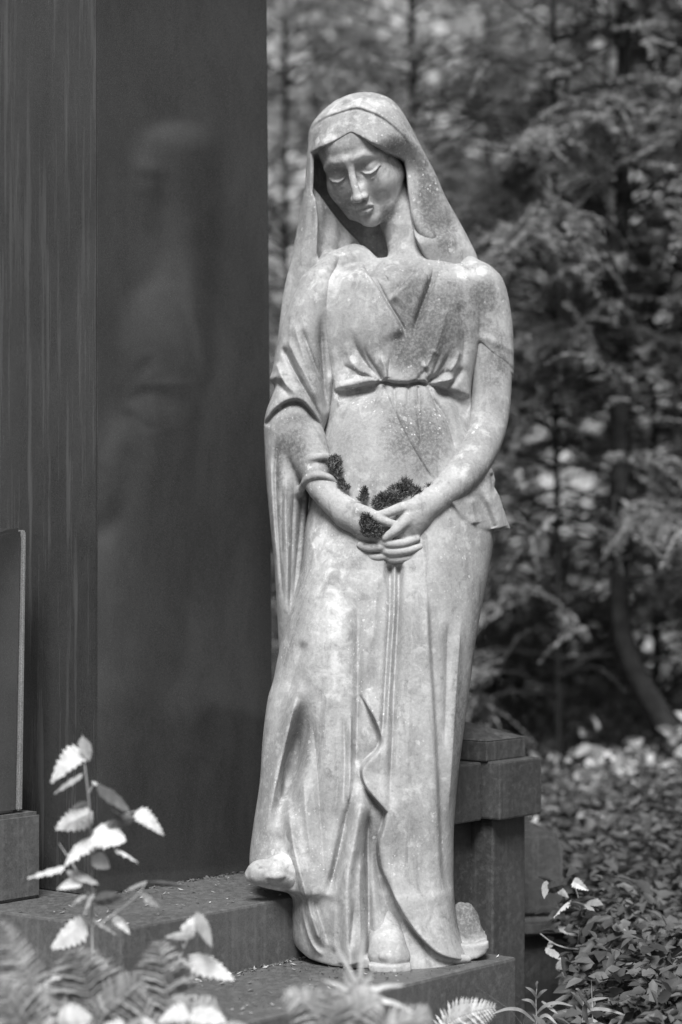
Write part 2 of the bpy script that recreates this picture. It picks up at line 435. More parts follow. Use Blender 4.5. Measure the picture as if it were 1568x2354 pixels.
class Relief:
    """carved lines on a front: strokes drawn in photo pixels, kept as a depth map over upright coordinates"""
    def __init__(s, u0, v0, nu, nv, wf):
        s.u0, s.v0 = u0, v0; s.R = np.zeros((nv, nu), f32); s.wf = np.array(wf, float)
    def conv(s, pts):
        o = []
        for p in pts:
            w = np.interp(p[1], s.wf[:, 0], s.wf[:, 1]); q = K(p[0], p[1], w); o.append((q[0], q[1]) + tuple(p[2:]))
        return np.array(o, float)
    def grid(s, q, pad):
        nv, nu = s.R.shape
        a0 = int(max(0, q[:, 0].min()-pad-s.u0)); a1 = int(min(nu, q[:, 0].max()+pad-s.u0+1)); b0 = int(max(0, q[:, 1].min()-pad-s.v0)); b1 = int(min(nv, q[:, 1].max()+pad-s.v0+1))
        return (slice(b0, b1), slice(a0, a1)), np.meshgrid(np.arange(a0, a1, dtype=f32)+s.u0, np.arange(b0, b1, dtype=f32)+s.v0)
    def dist(s, pts, pad):
        q = spl(s.conv(pts), 6); sl, (X, Y) = s.grid(q, pad)
        d2 = np.full(X.shape, 1e9, f32); sg = np.zeros(X.shape, f32); T = np.zeros(X.shape, f32); n = len(q)-1
        for i in range(n):
            a, b = q[i, :2], q[i+1, :2]; e = b-a; L = float(e@e)+1e-9
            wx, wy = X-a[0], Y-a[1]; t = np.clip((wx*e[0]+wy*e[1])/L, 0, 1)
            dd = (wx-e[0]*t)**2+(wy-e[1]*t)**2; k = dd < d2
            d2 = np.where(k, dd, d2); T = np.where(k, (i+t)/n, T); sg = np.where(k, np.sign(e[0]*wy-e[1]*wx), sg)
        return sl, np.sqrt(d2), sg, T
    def env(s, T, f0, f1): return sstep(np.minimum(T/max(f0, 1e-3), 1))*sstep(np.minimum((1-T)/max(f1, 1e-3), 1))
    def line(s, pts, width, amp, f0=.2, f1=.2, sharp=.5):
        ws = max(.45*width, abs(amp)*1.45*sharp/1.6); sl, d, sg, T = s.dist(pts, max(width, ws*2)*4)
        s.R[sl] += amp*1.6*s.env(T, f0, f1)*(sharp*np.exp(-d/ws)+(1-sharp)*np.exp(-(d/width)**2))
    def step(s, pts, amp, fall, low=.5, fall2=14, f0=.15, f1=.15, edge=2.2):
        """right-hand side of the walking direction (pixels, v down) stands proud"""
        sl, d, sg, T = s.dist(pts, max(fall, fall2)*3.5)
        x = d*sg; h = np.where(x > 0, np.exp(-(np.maximum(x, 0)/fall)**1.5), -low*np.exp(-(np.maximum(-x, 0)/fall2)**1.2))
        k = np.tanh(x/edge)*.5+.5; h2 = np.exp(-(np.abs(x)/fall)**1.5)*k - low*np.exp(-(np.abs(x)/fall2)**1.2)*(1-k)
        s.R[sl] += amp*1.25*s.env(T, f0, f1)*h2
    def panel(s, pts, close, amp, fall, low=.5, fall2=14, f0=.1, f1=.1, edge=2.2):
        """like step, but the proud side is the inside of the outline pts + close"""
        sl, d, sg, T = s.dist(pts, max(fall, fall2)*3.5)
        q = np.vstack([spl(s.conv(pts), 6), s.conv(close)]); X, Y = np.meshgrid(np.arange(sl[1].start, sl[1].stop, dtype=f32)+s.u0, np.arange(sl[0].start, sl[0].stop, dtype=f32)+s.v0)
        ins = np.zeros(X.shape, bool)
        for i in range(len(q)):
            a, b = q[i, :2], q[i-1, :2]; k = ((a[1] > Y) != (b[1] > Y)); ins ^= k & (X < (b[0]-a[0])*(Y-a[1])/(b[1]-a[1]+1e-9)+a[0])
        x = d*np.where(ins, 1, -1); k = np.tanh(x/edge)*.5+.5
        s.R[sl] += amp*1.25*s.env(T, f0, f1)*(np.exp(-(d/fall)**1.5)*k - low*np.exp(-(d/fall2)**1.2)*(1-k))
    def blob(s, u, v, ru, rv, amp, rot=0):
        q = s.conv([(u, v), (u, v)]); m = max(ru, rv)*2.6; sl, (X, Y) = s.grid(q, m)
        x, y = X-q[0, 0], Y-q[0, 1]; c, n = math.cos(rot), math.sin(rot)
        s.R[sl] += amp*np.exp(-((x*c+y*n)/ru)**2-((-x*n+y*c)/rv)**2)
    def __call__(s, U, V):
        nv, nu = s.R.shape
        x = np.clip(U-s.u0, 0, nu-1.01); y = np.clip(V-s.v0, 0, nv-1.01); i = x.astype(np.int32); j = y.astype(np.int32); x = x-i; y = y-j; R = s.R
        return (R[j, i]*(1-x)+R[j, i+1]*x)*(1-y)+(R[j+1, i]*(1-x)+R[j+1, i+1]*x)*y
def nets(func, lo, hi, h, c=6, slack=2.0):
    """surface nets over a narrow band; returns vertices (u, v, w) and quads"""
    lo = np.array(lo, float); n = np.ceil((np.array(hi)-lo)/(h*c)).astype(int)
    ax = [lo[i]+np.arange(n[i]+1)*h*c for i in range(3)]
    G = np.meshgrid(*ax, indexing='ij'); f = func(tuple(g.ravel().astype(f32) for g in G)).reshape(n+1)
    s8 = [f[i:i+n[0], j:j+n[1], k:k+n[2]] for i in (0, 1) for j in (0, 1) for k in (0, 1)]
    mn = np.minimum.reduce(s8); mx = np.maximum.reduce(s8); am = np.minimum.reduce([np.abs(x) for x in s8])
    act = (mn*mx < 0) | (am < slack*h*c)
    N = n*c
    A = np.where(s8[0] < 0, f32(-50), f32(50)).astype(f32)
    A = A.repeat(c, 0).repeat(c, 1).repeat(c, 2)
    bi = np.argwhere(act); q = np.stack(np.meshgrid(*[np.arange(c)]*3, indexing='ij'), -1).reshape(-1, 3)
    step = max(1, 900000//(c**3))
    for a in range(0, len(bi), step):
        I = (bi[a:a+step, None, :]*c + q[None]).reshape(-1, 3)
        P = tuple((lo[i]+I[:, i]*h).astype(f32) for i in range(3))
        A[I[:, 0], I[:, 1], I[:, 2]] = func(P)
    ins = A < 0
    s = N-1
    cnt = np.zeros(s, np.int8)
    for i in (0, 1):
        for j in (0, 1):
            for k in (0, 1): cnt += ins[i:i+s[0], j:j+s[1], k:k+s[2]]
    cells = np.argwhere((cnt > 0) & (cnt < 8)); del cnt
    idx = np.full(s, -1, np.int32); idx[tuple(cells.T)] = np.arange(len(cells), dtype=np.int32)
    acc = np.zeros((len(cells), 3)); num = np.zeros(len(cells))
    cor = [(i, j, k) for i in (0, 1) for j in (0, 1) for k in (0, 1)]
    val = {o: A[cells[:, 0]+o[0], cells[:, 1]+o[1], cells[:, 2]+o[2]] for o in cor}
    for o in cor:
        for d in range(3):
            if o[d]: continue
            p = list(o); p[d] = 1; p = tuple(p); a, b = val[o], val[p]; k = (a < 0) != (b < 0)
            t = np.where(k, a/np.where(k, a-b, 1), 0); pt = np.tile(np.array(o, float), (len(a), 1)); pt[:, d] += t
            acc[k] += pt[k]; num[k] += 1
    Vx = lo + (cells + acc/num[:, None])*h
    quads = []
    for d in range(3):
        e1, e2 = [(1, 2), (2, 0), (0, 1)][d]
        a = ins; sa = [slice(1, s[i]) for i in range(3)]; sa[d] = slice(0, s[d]); sb = list(sa); sb[d] = slice(1, s[d]+1)
        m = ins[tuple(sa)] != ins[tuple(sb)]; e = np.argwhere(m); off = np.ones(3, int); off[d] = 0; e = e + off
        fl = ins[tuple(e.T)]
        def cell(x, y):
            z = e.copy(); z[:, e1] -= x; z[:, e2] -= y; return idx[tuple(z.T)]
        qd = np.stack([cell(1, 1), cell(0, 1), cell(0, 0), cell(1, 0)], 1)
        qd[fl] = qd[fl][:, ::-1]
        quads.append(qd)
    Q = np.concatenate(quads); Q = Q[(Q >= 0).all(1)]
    return Vx, Q
def carve(name, func, lo, hi, h, parent, mat, masks=None, keep=None):
    Vx, Q = nets(func, lo, hi, h)
    W = np.stack([(Vx[:, 0]-UC)*S, -Vx[:, 2]*S, EYE-(Vx[:, 1]-VH)*S], 1)
    me = mesh(name, W, Q, True)
    # outward normals
    a, b, c_ = W[Q[:, 0]], W[Q[:, 1]], W[Q[:, 2]]
    if np.einsum('ij,ij->i', a, np.cross(b, c_)).sum() < 0: me.flip_normals()
    if masks is not None:
        for k, fn in masks.items():
            at_ = me.attributes.new(k, 'FLOAT', 'POINT'); at_.data.foreach_set('value', fn(Vx).astype(f32))
    return link(name, me, parent, mat)
# ------------------------------------------------------------------ the stone statue of a veiled woman
st = empty('statue', ((880-UC)*S, -.20, Z2))
tag(st, 'weathered pale stone statue of a veiled woman looking down with clasped hands', 'statue')
VB = VH + (EYE-Z2)/S                                        # upright row of the lower step's top
WF = [(200, 60), (590, 60), (760, 110), (900, 110), (1100, 180), (1400, 215), (1700, 285), (2000, 325), (2230, 345)]
# ---- stains and lichen, placed by hand; some patches also paint shade on the veil, light on the face
def blobs(spec):
    B = [(np.interp(v, [r[0] for r in WF], [r[1] for r in WF]),)+(u, v, ru, rv, a) for u, v, ru, rv, a in spec]
    B = [(K(u, v, w)[0], K(u, v, w)[1], ru, rv, a) for w, u, v, ru, rv, a in B]
    def fn(X):
        o = np.zeros(len(X))
        for u, v, ru, rv, a in B: o += a*np.exp(-((X[:, 0]-u)/ru)**2-((X[:, 1]-v)/rv)**2)
        return np.clip(o, 0, 1)
    return fn
GRIME_SHADE = blobs([(1005, 740, 85, 105, .85), (945, 800, 45, 60, .6), (1120, 680, 45, 60, .5), (940, 650, 30, 40, .45), (975, 1010, 60, 90, .75), (900, 1000, 40, 80, .4), (800, 1010, 50, 60, .3), (675, 1010, 40, 60, .6), (700, 880, 40, 80, .35), (1160, 820, 22, 60, .5), (985, 440, 34, 90, .8), (1025, 520, 32, 60, .7),  # last two: grime plus painted shade on the veil's turned-away panel
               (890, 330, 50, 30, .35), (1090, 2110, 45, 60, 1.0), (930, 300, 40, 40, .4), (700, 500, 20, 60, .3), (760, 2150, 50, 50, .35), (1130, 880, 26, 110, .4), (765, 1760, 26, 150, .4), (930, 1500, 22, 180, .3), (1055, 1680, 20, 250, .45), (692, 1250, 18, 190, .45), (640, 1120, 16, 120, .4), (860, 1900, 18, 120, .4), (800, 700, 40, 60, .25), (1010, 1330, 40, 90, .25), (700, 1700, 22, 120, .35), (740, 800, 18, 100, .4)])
PALE = blobs([(760, 640, 70, 60, .55), (790, 850, 35, 60, .65), (770, 1420, 60, 110, .5), (770, 1560, 60, 60, .45), (840, 240, 90, 22, .6), (760, 320, 45, 30, .5), (1080, 620, 55, 25, .55), (960, 1160, 50, 40, .4), (990, 840, 25, 25, .5), (660, 1960, 60, 45, .55), (680, 2040, 20, 60, .4),
              (1000, 2110, 50, 50, .5), (800, 1960, 14, 70, .4), (740, 1260, 40, 60, .45), (1060, 1080, 30, 60, .3), (700, 1000, 30, 40, .3), (640, 1800, 10, 120, .3), (825, 440, 14, 40, .4), (895, 425, 34, 50, .8), (840, 362, 60, 16, .7), (860, 505, 25, 14, .6), (778, 408, 10, 7, .2)])  # last five: lichen on the face, also painting it lighter where light catches
MASKS = {'grime_shade': GRIME_SHADE, 'pale': PALE}
# ---- head frame
def rot(ax, deg):
    a = math.radians(deg); c, s = math.cos(a), math.sin(a)
    return np.array({'x': [[1, 0, 0], [0, c, s], [0, -s, c]], 'y': [[c, 0, s], [0, 1, 0], [-s, 0, c]], 'z': [[c, s, 0], [-s, c, 0], [0, 0, 1]]}[ax], float)
HEAD_SC = 1.20
HM = rot('z', 21) @ rot('x', 24) @ rot('y', -20)            # x right, y down, z to the viewer
HEAD_O = K(808, 391, 66) - HM @ (np.array((0, -3, 84))*HEAD_SC)
def hp(x, y, z): return (HEAD_O + HM @ (np.array((x, y, z))*HEAD_SC)).astype(f32)
HM32 = HM.astype(f32)
def he(P, c, r, m=60): return ell(P, hp(*c), np.array(r)*HEAD_SC, HM32, m)
def hc(P, pts, rad, m=60): return caps(P, [hp(*p) for p in pts], np.array(rad)*HEAD_SC, m)
def head(P):
    d = he(P, (0, -28, -14), (74, 88, 92))
    d = smin(d, he(P, (0, 22, 14), (66, 84, 68)), 20)
    d = smin(d, he(P, (0, -42, 24), (61, 52, 58)), 20)
    for s in (-1, 1):
        d = smin(d, hc(P, [(s*50, 45, 10), (s*30, 86, 40), (0, 99, 56)], [27, 23, 19]), 24)
        d = smin(d, he(P, (s*37, 34, 48), (29, 32, 25)), 24)
        d = smin(d, hc(P, [(s*9, -24, 80), (s*30, -26, 76), (s*52, -12, 57)], [5.5, 5.5, 5]), 17)
    d = smin(d, hc(P, [(0, 40, 84), (0, 70, 82), (0, 90, 74)], [14, 16, 14]), 20)
    for s in (-1, 1):
        d = smax(d, -he(P, (s*31, 0, 93), (24, 15, 26)), 11)
    for s in (-1, 1):
        d = smax(d, -he(P, (s*21, -2, 94), (10, 10, 20)), 10)
        d = smin(d, he(P, (s*32, 5.5, 59), (18, 14, 17.6)), 7)
        # heavy lowered upper lid, lid fold, lash line, lower lid
        d = smin(d, hc(P, [(s*14, 5, 73), (s*23, 11, 79.5), (s*33, 13.5, 80), (s*43, 11, 76), (s*51, 6, 66)], [2, 3.2, 3.6, 3.2, 2]), 4)
        d = smax(d, -hc(P, [(s*14, 9, 77), (s*23, 15.5, 81), (s*33, 18, 81.5), (s*43, 15.5, 78), (s*51, 10, 69)], [2, 3.6, 4.1, 3.6, 2]), 3)
        d = smax(d, -hc(P, [(s*12, -2, 78), (s*24, -10, 80), (s*36, -11, 79), (s*50, -5, 68)], [3.5, 3.2, 2.8, 1.6]), 5)
        d = smin(d, hc(P, [(s*17, 13, 73), (s*32, 22.5, 76), (s*48, 15, 66)], [2, 3.4, 2]), 6)
    # nose
    d = smin(d, hc(P, [(0, -24, 80), (0, -2, 87), (0, 22, 98), (0, 44, 106)], [9, 6.6, 7.2, 7.6]), 9)
    d = smin(d, he(P, (0, 46, 106), (9.2, 8, 9.5)), 7)
    for s in (-1, 1):
        d = smin(d, he(P, (s*11, 49, 94), (6.5, 7, 10)), 6)
        d = smax(d, -he(P, (s*6.5, 56, 98), (3.6, 4, 6)), 3)
    # lips and chin
    d = smax(d, -hc(P, [(0, 58, 99), (0, 62, 99)], [2.2, 2.8]), 5)
    for s in (-1, 1):
        d = smin(d, hc(P, [(s*3, 65, 95), (s*10, 66.5, 93), (s*18, 73, 84)], [5, 4.4, 2]), 4)
    d = smin(d, hc(P, [(-14, 77, 86), (-6, 79, 92), (6, 79, 92), (14, 77, 86)], [3, 6, 6, 3]), 4)
    d = smax(d, -hc(P, [(-21, 79, 82), (-11, 73, 94), (0, 72.5, 98), (11, 73, 94), (21, 79, 82)], [2.2, 2, 2, 2, 2.2]), 2.5)
    d = smax(d, -he(P, (0, 89, 93), (18, 4.5, 7)), 8)
    d = smin(d, he(P, (0, 101, 72), (19, 14, 17)), 10)
    return d
def fingers(P):
    d = None
    # left hand of the photo: fingers come from below and end on the right
    L = [[(850, 1226, 190, 11), (885, 1247, 218, 10.4), (925, 1248, 224, 9.8), (958, 1238, 212, 8.2)],
         [(850, 1240, 186, 10), (888, 1266, 214, 10.4), (930, 1266, 220, 9.8), (965, 1256, 208, 8.2)],
         [(850, 1254, 180, 9.5), (890, 1282, 205, 9.8), (930, 1283, 212, 9.2), (960, 1275, 202, 7.8)]]
    # right hand of the photo: fingers end on the left
    R = [[(925, 1232, 205, 11), (890, 1254, 214, 10), (850, 1259, 214, 9.4), (828, 1253, 206, 8)],
         [(925, 1248, 200, 10), (893, 1275, 208, 9.6), (862, 1280, 208, 8.8), (844, 1274, 201, 7.6)],
         [(922, 1262, 194, 9), (895, 1292, 198, 8), (875, 1293, 197, 7.4), (862, 1288, 192, 6.4)]]
    for q in L+R:
        t = tube(P, q, 4, 40); d = t if d is None else smin(d, t, 2.5)
    return d
def body(P):
    d = head(P)
    neck = tube(P, [(900, 450, -62, 46), (915, 510, -54, 42), (930, 565, -36, 40), (945, 610, -22, 54), (950, 660, -15, 70)])
    d = smin(d, neck, 16)
    d = smin(d, tube(P, [(940, 486, -32, 26), (966, 535, -16, 32), (1000, 572, -12, 30), (1035, 596, -12, 28)], 4), 26)
    d = smin(d, ell(P, K(965, 655, -8), (120, 72, 78)), 26)
    d = smin(d, ell(P, K(880, 680, 10), (90, 88, 72)), 14)
    # hair lock falling on the shoulder
    hair = tube(P, [(952, 474, 0, 8), (964, 506, 20, 14), (984, 538, 30, 16), (1012, 562, 28, 6)], 4)
    d = smin(d, hair, 5)
    armR = tube(P, [(1106, 660, -8, 48), (1126, 760, -6, 49), (1131, 870, 10, 46), (1124, 960, 40, 45), (1102, 1030, 96, 44), (1062, 1090, 146, 42), (1010, 1138, 178, 34), (975, 1163, 192, 30)], 4)
    handR = tube(P, [(985, 1158, 186, 30), (955, 1182, 198, 32), (930, 1206, 206, 26), (912, 1228, 208, 15)], 4)
    handR = smin(handR, tube(P, [(960, 1196, 190, 30), (940, 1230, 196, 24), (925, 1255, 194, 16)], 3), 14)
    idxR = tube(P, [(948, 1178, 214, 15), (930, 1200, 228, 12), (908, 1220, 232, 11), (886, 1236, 226, 9)], 4)
    thR = tube(P, [(962, 1160, 210, 16), (925, 1166, 222, 12.5), (892, 1178, 228, 10.5), (868, 1184, 226, 8.5)], 4)
    arms = smin(smin(armR, handR, 14), idxR, 6); arms = smin(arms, thR, 7)
    armL = tube(P, [(726, 1098, 128, 33), (744, 1122, 146, 34), (775, 1158, 172, 32), (800, 1182, 188, 31)], 4)
    handL = tube(P, [(800, 1180, 186, 31), (830, 1200, 196, 33), (850, 1222, 194, 26), (865, 1240, 190, 14)], 4)
    thL = tube(P, [(822, 1172, 212, 16), (852, 1180, 224, 12), (880, 1196, 230, 10.5), (905, 1204, 226, 8.5)], 4)
    hl = smin(smin(armL, handL, 14), thL, 7)
    arms = smin(arms, hl, 4)
    arms = smin(arms, fingers(P), 4)
    return smin(d, arms, 6)
# ---- veil
VEIL = Loft([(211, 836, 844, -20, 4, 4, 2), (217, 806, 874, -20, 40, 45, 2), (228, 778, 900, -20, 62, 70, 2), (250, 747, 921, -20, 84, 90, 2), (290, 714, 945, -20, 104, 105, 2.1), (340, 707, 970, -20, 118, 112, 2.2), (400, 703, 1002, -25, 122, 112, 2.2),
             (450, 697, 1024, -25, 116, 110, 2.1), (500, 687, 1052, -25, 104, 108, 2.0), (550, 678, 1079, -25, 92, 105, 2), (600, 668, 1100, -25, 80, 100, 2), (650, 656, 1092, -28, 68, 90, 2), (720, 645, 1000, -36, 52, 80, 2), (800, 638, 900, -45, 40, 60, 2), (860, 640, 800, -45, 20, 40, 2)])
CAV = [K(u, v, 60)[:2] for u, v in [(708, 396), (713, 347), (735, 339), (761, 331), (785, 320), (807, 308), (826, 317), (848, 330), (868, 340), (893, 349), (920, 354), (931, 361), (936, 388), (939, 425), (944, 465), (948, 500), (955, 540), (975, 585), (1000, 620), (1000, 900), (735, 900), (727, 600), (729, 560), (731, 500), (726, 455), (712, 420)]]
RV = Relief(580, 180, 560, 800, [(200, 70), (300, 80), (420, 80), (600, 30), (900, 0)])
RV.step([(950, 345), (937, 320), (917, 298), (879, 269), (843, 253), (817, 247), (776, 257), (741, 267), (711, 288)], 5, 34, .3, 12, .05, .1)
RV.line([(711, 288), (741, 267), (776, 257), (817, 247), (843, 253), (879, 269), (917, 298), (937, 320), (950, 345)], 5, -2, .02, .3)
RV.step([(945, 385), (937, 368), (926, 357), (893, 348), (868, 339), (848, 329), (826, 316), (807, 307), (785, 319), (761, 330), (735, 338), (708, 346)], 4, 14, 0, 8, .05, .05)
RV.line([(956, 365), (966, 410), (972, 470), (978, 540)], 8, -8, .4, .3)
RV.line([(946, 380), (951, 440), (956, 500), (962, 540)], 7, 7, .1, .3)
RV.line([(985, 400), (1003, 460), (1025, 520), (1050, 570)], 9, 6, .4, .2)
RV.line([(985, 450), (1000, 500), (1010, 545)], 7, -6)
RV.line([(712, 420), (706, 480), (697, 560), (688, 640)], 12, 4, .3, .3, .2)
RV.line([(720, 470), (712, 540), (705, 600)], 6, -2.5)
RV.line([(676, 600), (664, 680), (655, 760)], 7, -3)
LIN = np.array([K(u, v, 10)[:2] for u, v in [(700, 398), (712, 411), (735, 438), (760, 472), (790, 508), (830, 548), (900, 600)]])
RV.line([(985, 390), (1012, 470), (1045, 560)], 22, -16, .5, .3, 0)
def veil(P):
    U, V, W = P
    R = RV(U, V)*sstep((W+35)/40)
    d = VEIL((U, V, W-R)); d0 = d
    d = smax(d, W-np.maximum(104-.85*np.maximum(U-826, 0)-.25*np.maximum(800-U, 0), 16)-90*sstep((400-V)/130)-60*sstep((V-520)/60), 24)
    c = poly2(P, CAV)
    below = V - np.interp(U, LIN[:, 0], LIN[:, 1])
    wb = -82 + np.clip(62-.35*(U-725), 22, 75)*sstep((below+4)/9) + 50*sstep((U-935)/60) + 5*np.sin(U*.16+V*.02)*sstep(below/20)
    c = smax(c, (wb-W)*.75, 14)
    c = np.maximum(c, d0+9-60*sstep((W-22)/30)-60*sstep((U-780)/40))
    d = smax(d, -c, 6)
    return d
# ---- dress
DRESS = Loft([(600, 880, 1010, -18, 40, 45, 2), (612, 800, 1085, -14, 66, 60, 2), (630, 725, 1116, -10, 78, 75, 2.1), (655, 706, 1122, -5, 92, 90, 2.2), (720, 705, 1118, 0, 98, 95, 2.2), (800, 725, 1102, 10, 96, 90, 2.2), (880, 755, 1085, 22, 88, 80, 2.1), (940, 755, 1085, 35, 100, 85, 2.1),
              (1040, 735, 1098, 48, 128, 95, 2.1), (1140, 715, 1128, 58, 136, 105, 2.1), (1220, 700, 1136, 64, 138, 110, 2.2), (1300, 692, 1126, 75, 140, 110, 2.2), (1400, 664, 1106, 92, 140, 112, 2.2), (1500, 641, 1089, 110, 142, 115, 2.25), (1560, 629, 1082, 120, 144, 116, 2.25), (1610, 615, 1075, 129, 146, 118, 2.3), (1700, 604, 1063, 145, 150, 122, 2.35),
              (1800, 597, 1051, 160, 156, 126, 2.4), (1900, 582, 1043, 170, 162, 130, 2.4), (1980, 574, 1042, 178, 164, 130, 2.4), (2020, 590, 1042, 182, 164, 130, 2.5), (2045, 662, 1043, 185, 165, 120, 2.6), (2100, 668, 1048, 188, 166, 120, 2.6), (2160, 676, 1062, 190, 168, 120, 2.6), (2230, 720, 1090, 192, 168, 120, 2.6)])
RD = Relief(520, 500, 720, 1750, WF)
L_, S_, B_ = RD.line, RD.step, RD.blob
# bodice
S_([(822, 572), (845, 620), (870, 660), (897, 705), (920, 742), (936, 775)], 13, 40, .5, 14)
S_([(893, 692), (925, 656), (955, 626), (988, 598)], 12, 34, .5, 12)
L_([(822, 572), (845, 620), (870, 660), (897, 705), (920, 742), (938, 785)], 4.5, -9)
L_([(1006, 612), (985, 665), (968, 710), (955, 752), (946, 800)], 8, -14, .1, .4)
L_([(1030, 700), (1015, 760), (995, 820)], 12, 5); L_([(1050, 690), (1070, 760), (1065, 840)], 14, -7)
L_([(848, 612), (874, 632), (898, 650)], 5, -10, .3, .3)
L_([(806, 752), (817, 790), (834, 822), (855, 850), (880, 874)], 8, -9, .5, .05)
L_([(790, 770), (805, 825), (840, 866)], 12, 4, .5, .3)
L_([(790, 836), (815, 852), (852, 872)], 6, -3)
L_([(870, 810), (885, 845), (888, 872)], 10, 7, .4, .1)
L_([(982, 879), (1000, 868), (1022, 855), (1048, 850)], 7, -10, .05, .4); L_([(1042, 795), (1022, 835), (1002, 862), (984, 878)], 7, -9, .4, .05)
L_([(958, 878), (968, 862), (984, 845)], 6, -6, .3, .4); L_([(1030, 893), (1050, 868), (1068, 838)], 7, -9, .1, .3); L_([(1000, 872), (1020, 876), (1050, 866)], 7, 6)
L_([(975, 850), (990, 825), (1000, 800)], 11, 8); L_([(1030, 860), (1050, 830), (1060, 800)], 9, 6)
B_(838, 745, 55, 60, 16); B_(1012, 745, 55, 62, 16)
BELT = [(766, 897), (800, 893), (845, 885), (880, 876), (905, 881), (938, 882), (958, 878), (985, 881), (1020, 893), (1058, 907), (1088, 910)]
S_(BELT[::-1], 10, 30, .6, 20, .02, .02)
L_(BELT, 5, -10, .03, .03)
for q in ([(884, 884), (868, 920), (850, 965)], [(906, 886), (908, 925), (914, 975)], [(986, 886), (1000, 925), (1018, 975)], [(962, 886), (964, 920), (966, 960)], [(940, 886), (938, 915), (938, 945)], [(880, 872), (866, 850), (842, 812), (836, 780)], [(892, 872), (895, 840), (902, 800)], [(985, 874), (978, 840), (972, 800)], [(1000, 874), (1024, 846), (1044, 812)], [(990, 874), (1000, 846), (1018, 800)], [(868, 872), (838, 862), (800, 858)], [(1012, 880), (1040, 878), (1064, 868)]):
    L_(q, 5, -5.5, .05, .55)
L_([(776, 912), (815, 903), (850, 893), (876, 884)], 13, -22, .05, .3, .2); L_([(995, 890), (1030, 905), (1060, 922), (1084, 932)], 15, -26, .3, .02, .2); B_(1075, 940, 22, 24, -22)
S_([(776, 935), (800, 915), (845, 900), (876, 886)][::-1], 6, 20, .5, 12)
# belly
S_([(995, 1105), (975, 1072), (950, 1032), (925, 985), (902, 935), (882, 890)], 3, 26, .4, 10); L_([(882, 888), (902, 935), (925, 985), (950, 1032), (975, 1072), (995, 1105)], 3.5, -3, .03, .1)
L_([(955, 905), (965, 980), (968, 1040)], 8, -6); L_([(990, 905), (1030, 970), (1050, 1040)], 10, -8)
B_(905, 1060, 110, 100, 10)
# skirt, front panel
L_([(897, 1296), (896, 1400), (890, 1500), (884, 1600), (878, 1690), (873, 1770)], 6, -10, .02, .3); L_([(918, 1296), (915, 1400), (910, 1500), (905, 1600), (902, 1700), (897, 1800), (892, 1920)], 8, -11, .02, .3)
L_([(908, 1296), (905, 1400), (899, 1500), (893, 1600), (888, 1700)], 6, 6, .02, .3)
L_([(870, 1300), (862, 1400), (852, 1500)], 14, 6); L_([(940, 1300), (945, 1450), (940, 1600), (935, 1800)], 22, 7)
S_([(1018, 2030), (1012, 1900), (1005, 1750), (998, 1620), (991, 1520), (986, 1430), (980, 1340)][::1], 0.1, 30)
S_([(980, 1330), (986, 1430), (991, 1520), (998, 1620), (1005, 1750), (1011, 1880), (1018, 2010), (1040, 2080)], 9, 50, .8, 26, .15, .1, 4)
L_([(1062, 1400), (1052, 1560), (1042, 1740), (1032, 1900)], 12, 8); L_([(1030, 1420), (1028, 1560), (1024, 1740)], 10, -6)
B_(740, 1440, 72, 150, 42); B_(770, 1300, 60, 80, 14); B_(990, 1450, 70, 200, 18)
L_([(822, 1330), (822, 1420), (822, 1500), (822, 1592), (820, 1700), (817, 1780)], 12, -13, .4, .1, .3); L_([(806, 1620), (806, 1700), (804, 1790), (798, 1870)], 8, 8)
L_([(790, 1640), (792, 1750), (788, 1860)], 6, -6); L_([(772, 1660), (776, 1780), (770, 1880)], 8, 4)
HEM = [(822, 1590), (848, 1632), (866, 1668), (874, 1700), (867, 1722), (847, 1741), (830, 1764), (832, 1790), (846, 1816), (866, 1840), (885, 1862)]

HEM2 = [(886, 1866), (880, 1895), (868, 1935), (872, 1990), (890, 2030), (912, 2075), (940, 2120), (972, 2160), (1010, 2194), (1060, 2215), (1100, 2230)]
HEMS = HEM + HEM2
RD.panel(HEMS, [(1300, 2230), (1300, 1250), (816, 1250)], 18, 42, .8, 22, .08, .02); L_(HEMS, 4, -4, .02, .02)
L_([(866, 1880), (862, 1960), (876, 2040), (900, 2110), (930, 2160)], 18, -20, .45, .2, .2)
L_([(838, 1775), (828, 1850), (813, 1930), (800, 2000), (797, 2080), (802, 2150), (806, 2215)], 17, 20, .2, .02, .1)
L_([(818, 1785), (802, 1850), (788, 1920), (772, 1990), (754, 2056)], 9, -20, .5, .15); L_([(850, 1850), (846, 1920), (846, 1990), (848, 2080), (848, 2200)], 8, -18, .2, .02)
L_([(815, 2060), (810, 2120), (804, 2180)], 6, -7, .5, .2); L_([(828, 1960), (826, 2060), (830, 2200)], 9, 8)
# skirt, side of the raised foot
L_([(694, 1560), (672, 1640), (652, 1730), (633, 1810), (615, 1890), (600, 1960)], 15, 22, .2, .45, .2)
L_([(706, 1590), (688, 1680), (668, 1770), (648, 1860), (640, 1920)], 22, -52, .45, .55, 0)
L_([(655, 1820), (668, 1890), (680, 1960), (700, 2035), (716, 2100), (745, 2180)], 14, 18, .25, .1, .25)
L_([(716, 1640), (728, 1760), (738, 1900), (748, 2040)], 16, -10); L_([(698, 1780), (705, 1880), (720, 1990)], 12, 7)
L_([(690, 2060), (700, 2120), (718, 2170), (745, 2200)], 7, 7); L_([(720, 2060), (735, 2110), (756, 2170)], 10, -9); L_([(772, 2070), (768, 2130), (770, 2190)], 12, 7)
L_([(700, 1470), (682, 1530), (660, 1600)], 14, -8)
L_([(880, 1300), (930, 1305)], 40, -10, .3, .3, 0)
S_([(716, 1240), (722, 1262), (728, 1290), (742, 1262), (748, 1242)], 3, 10, .4, 8)
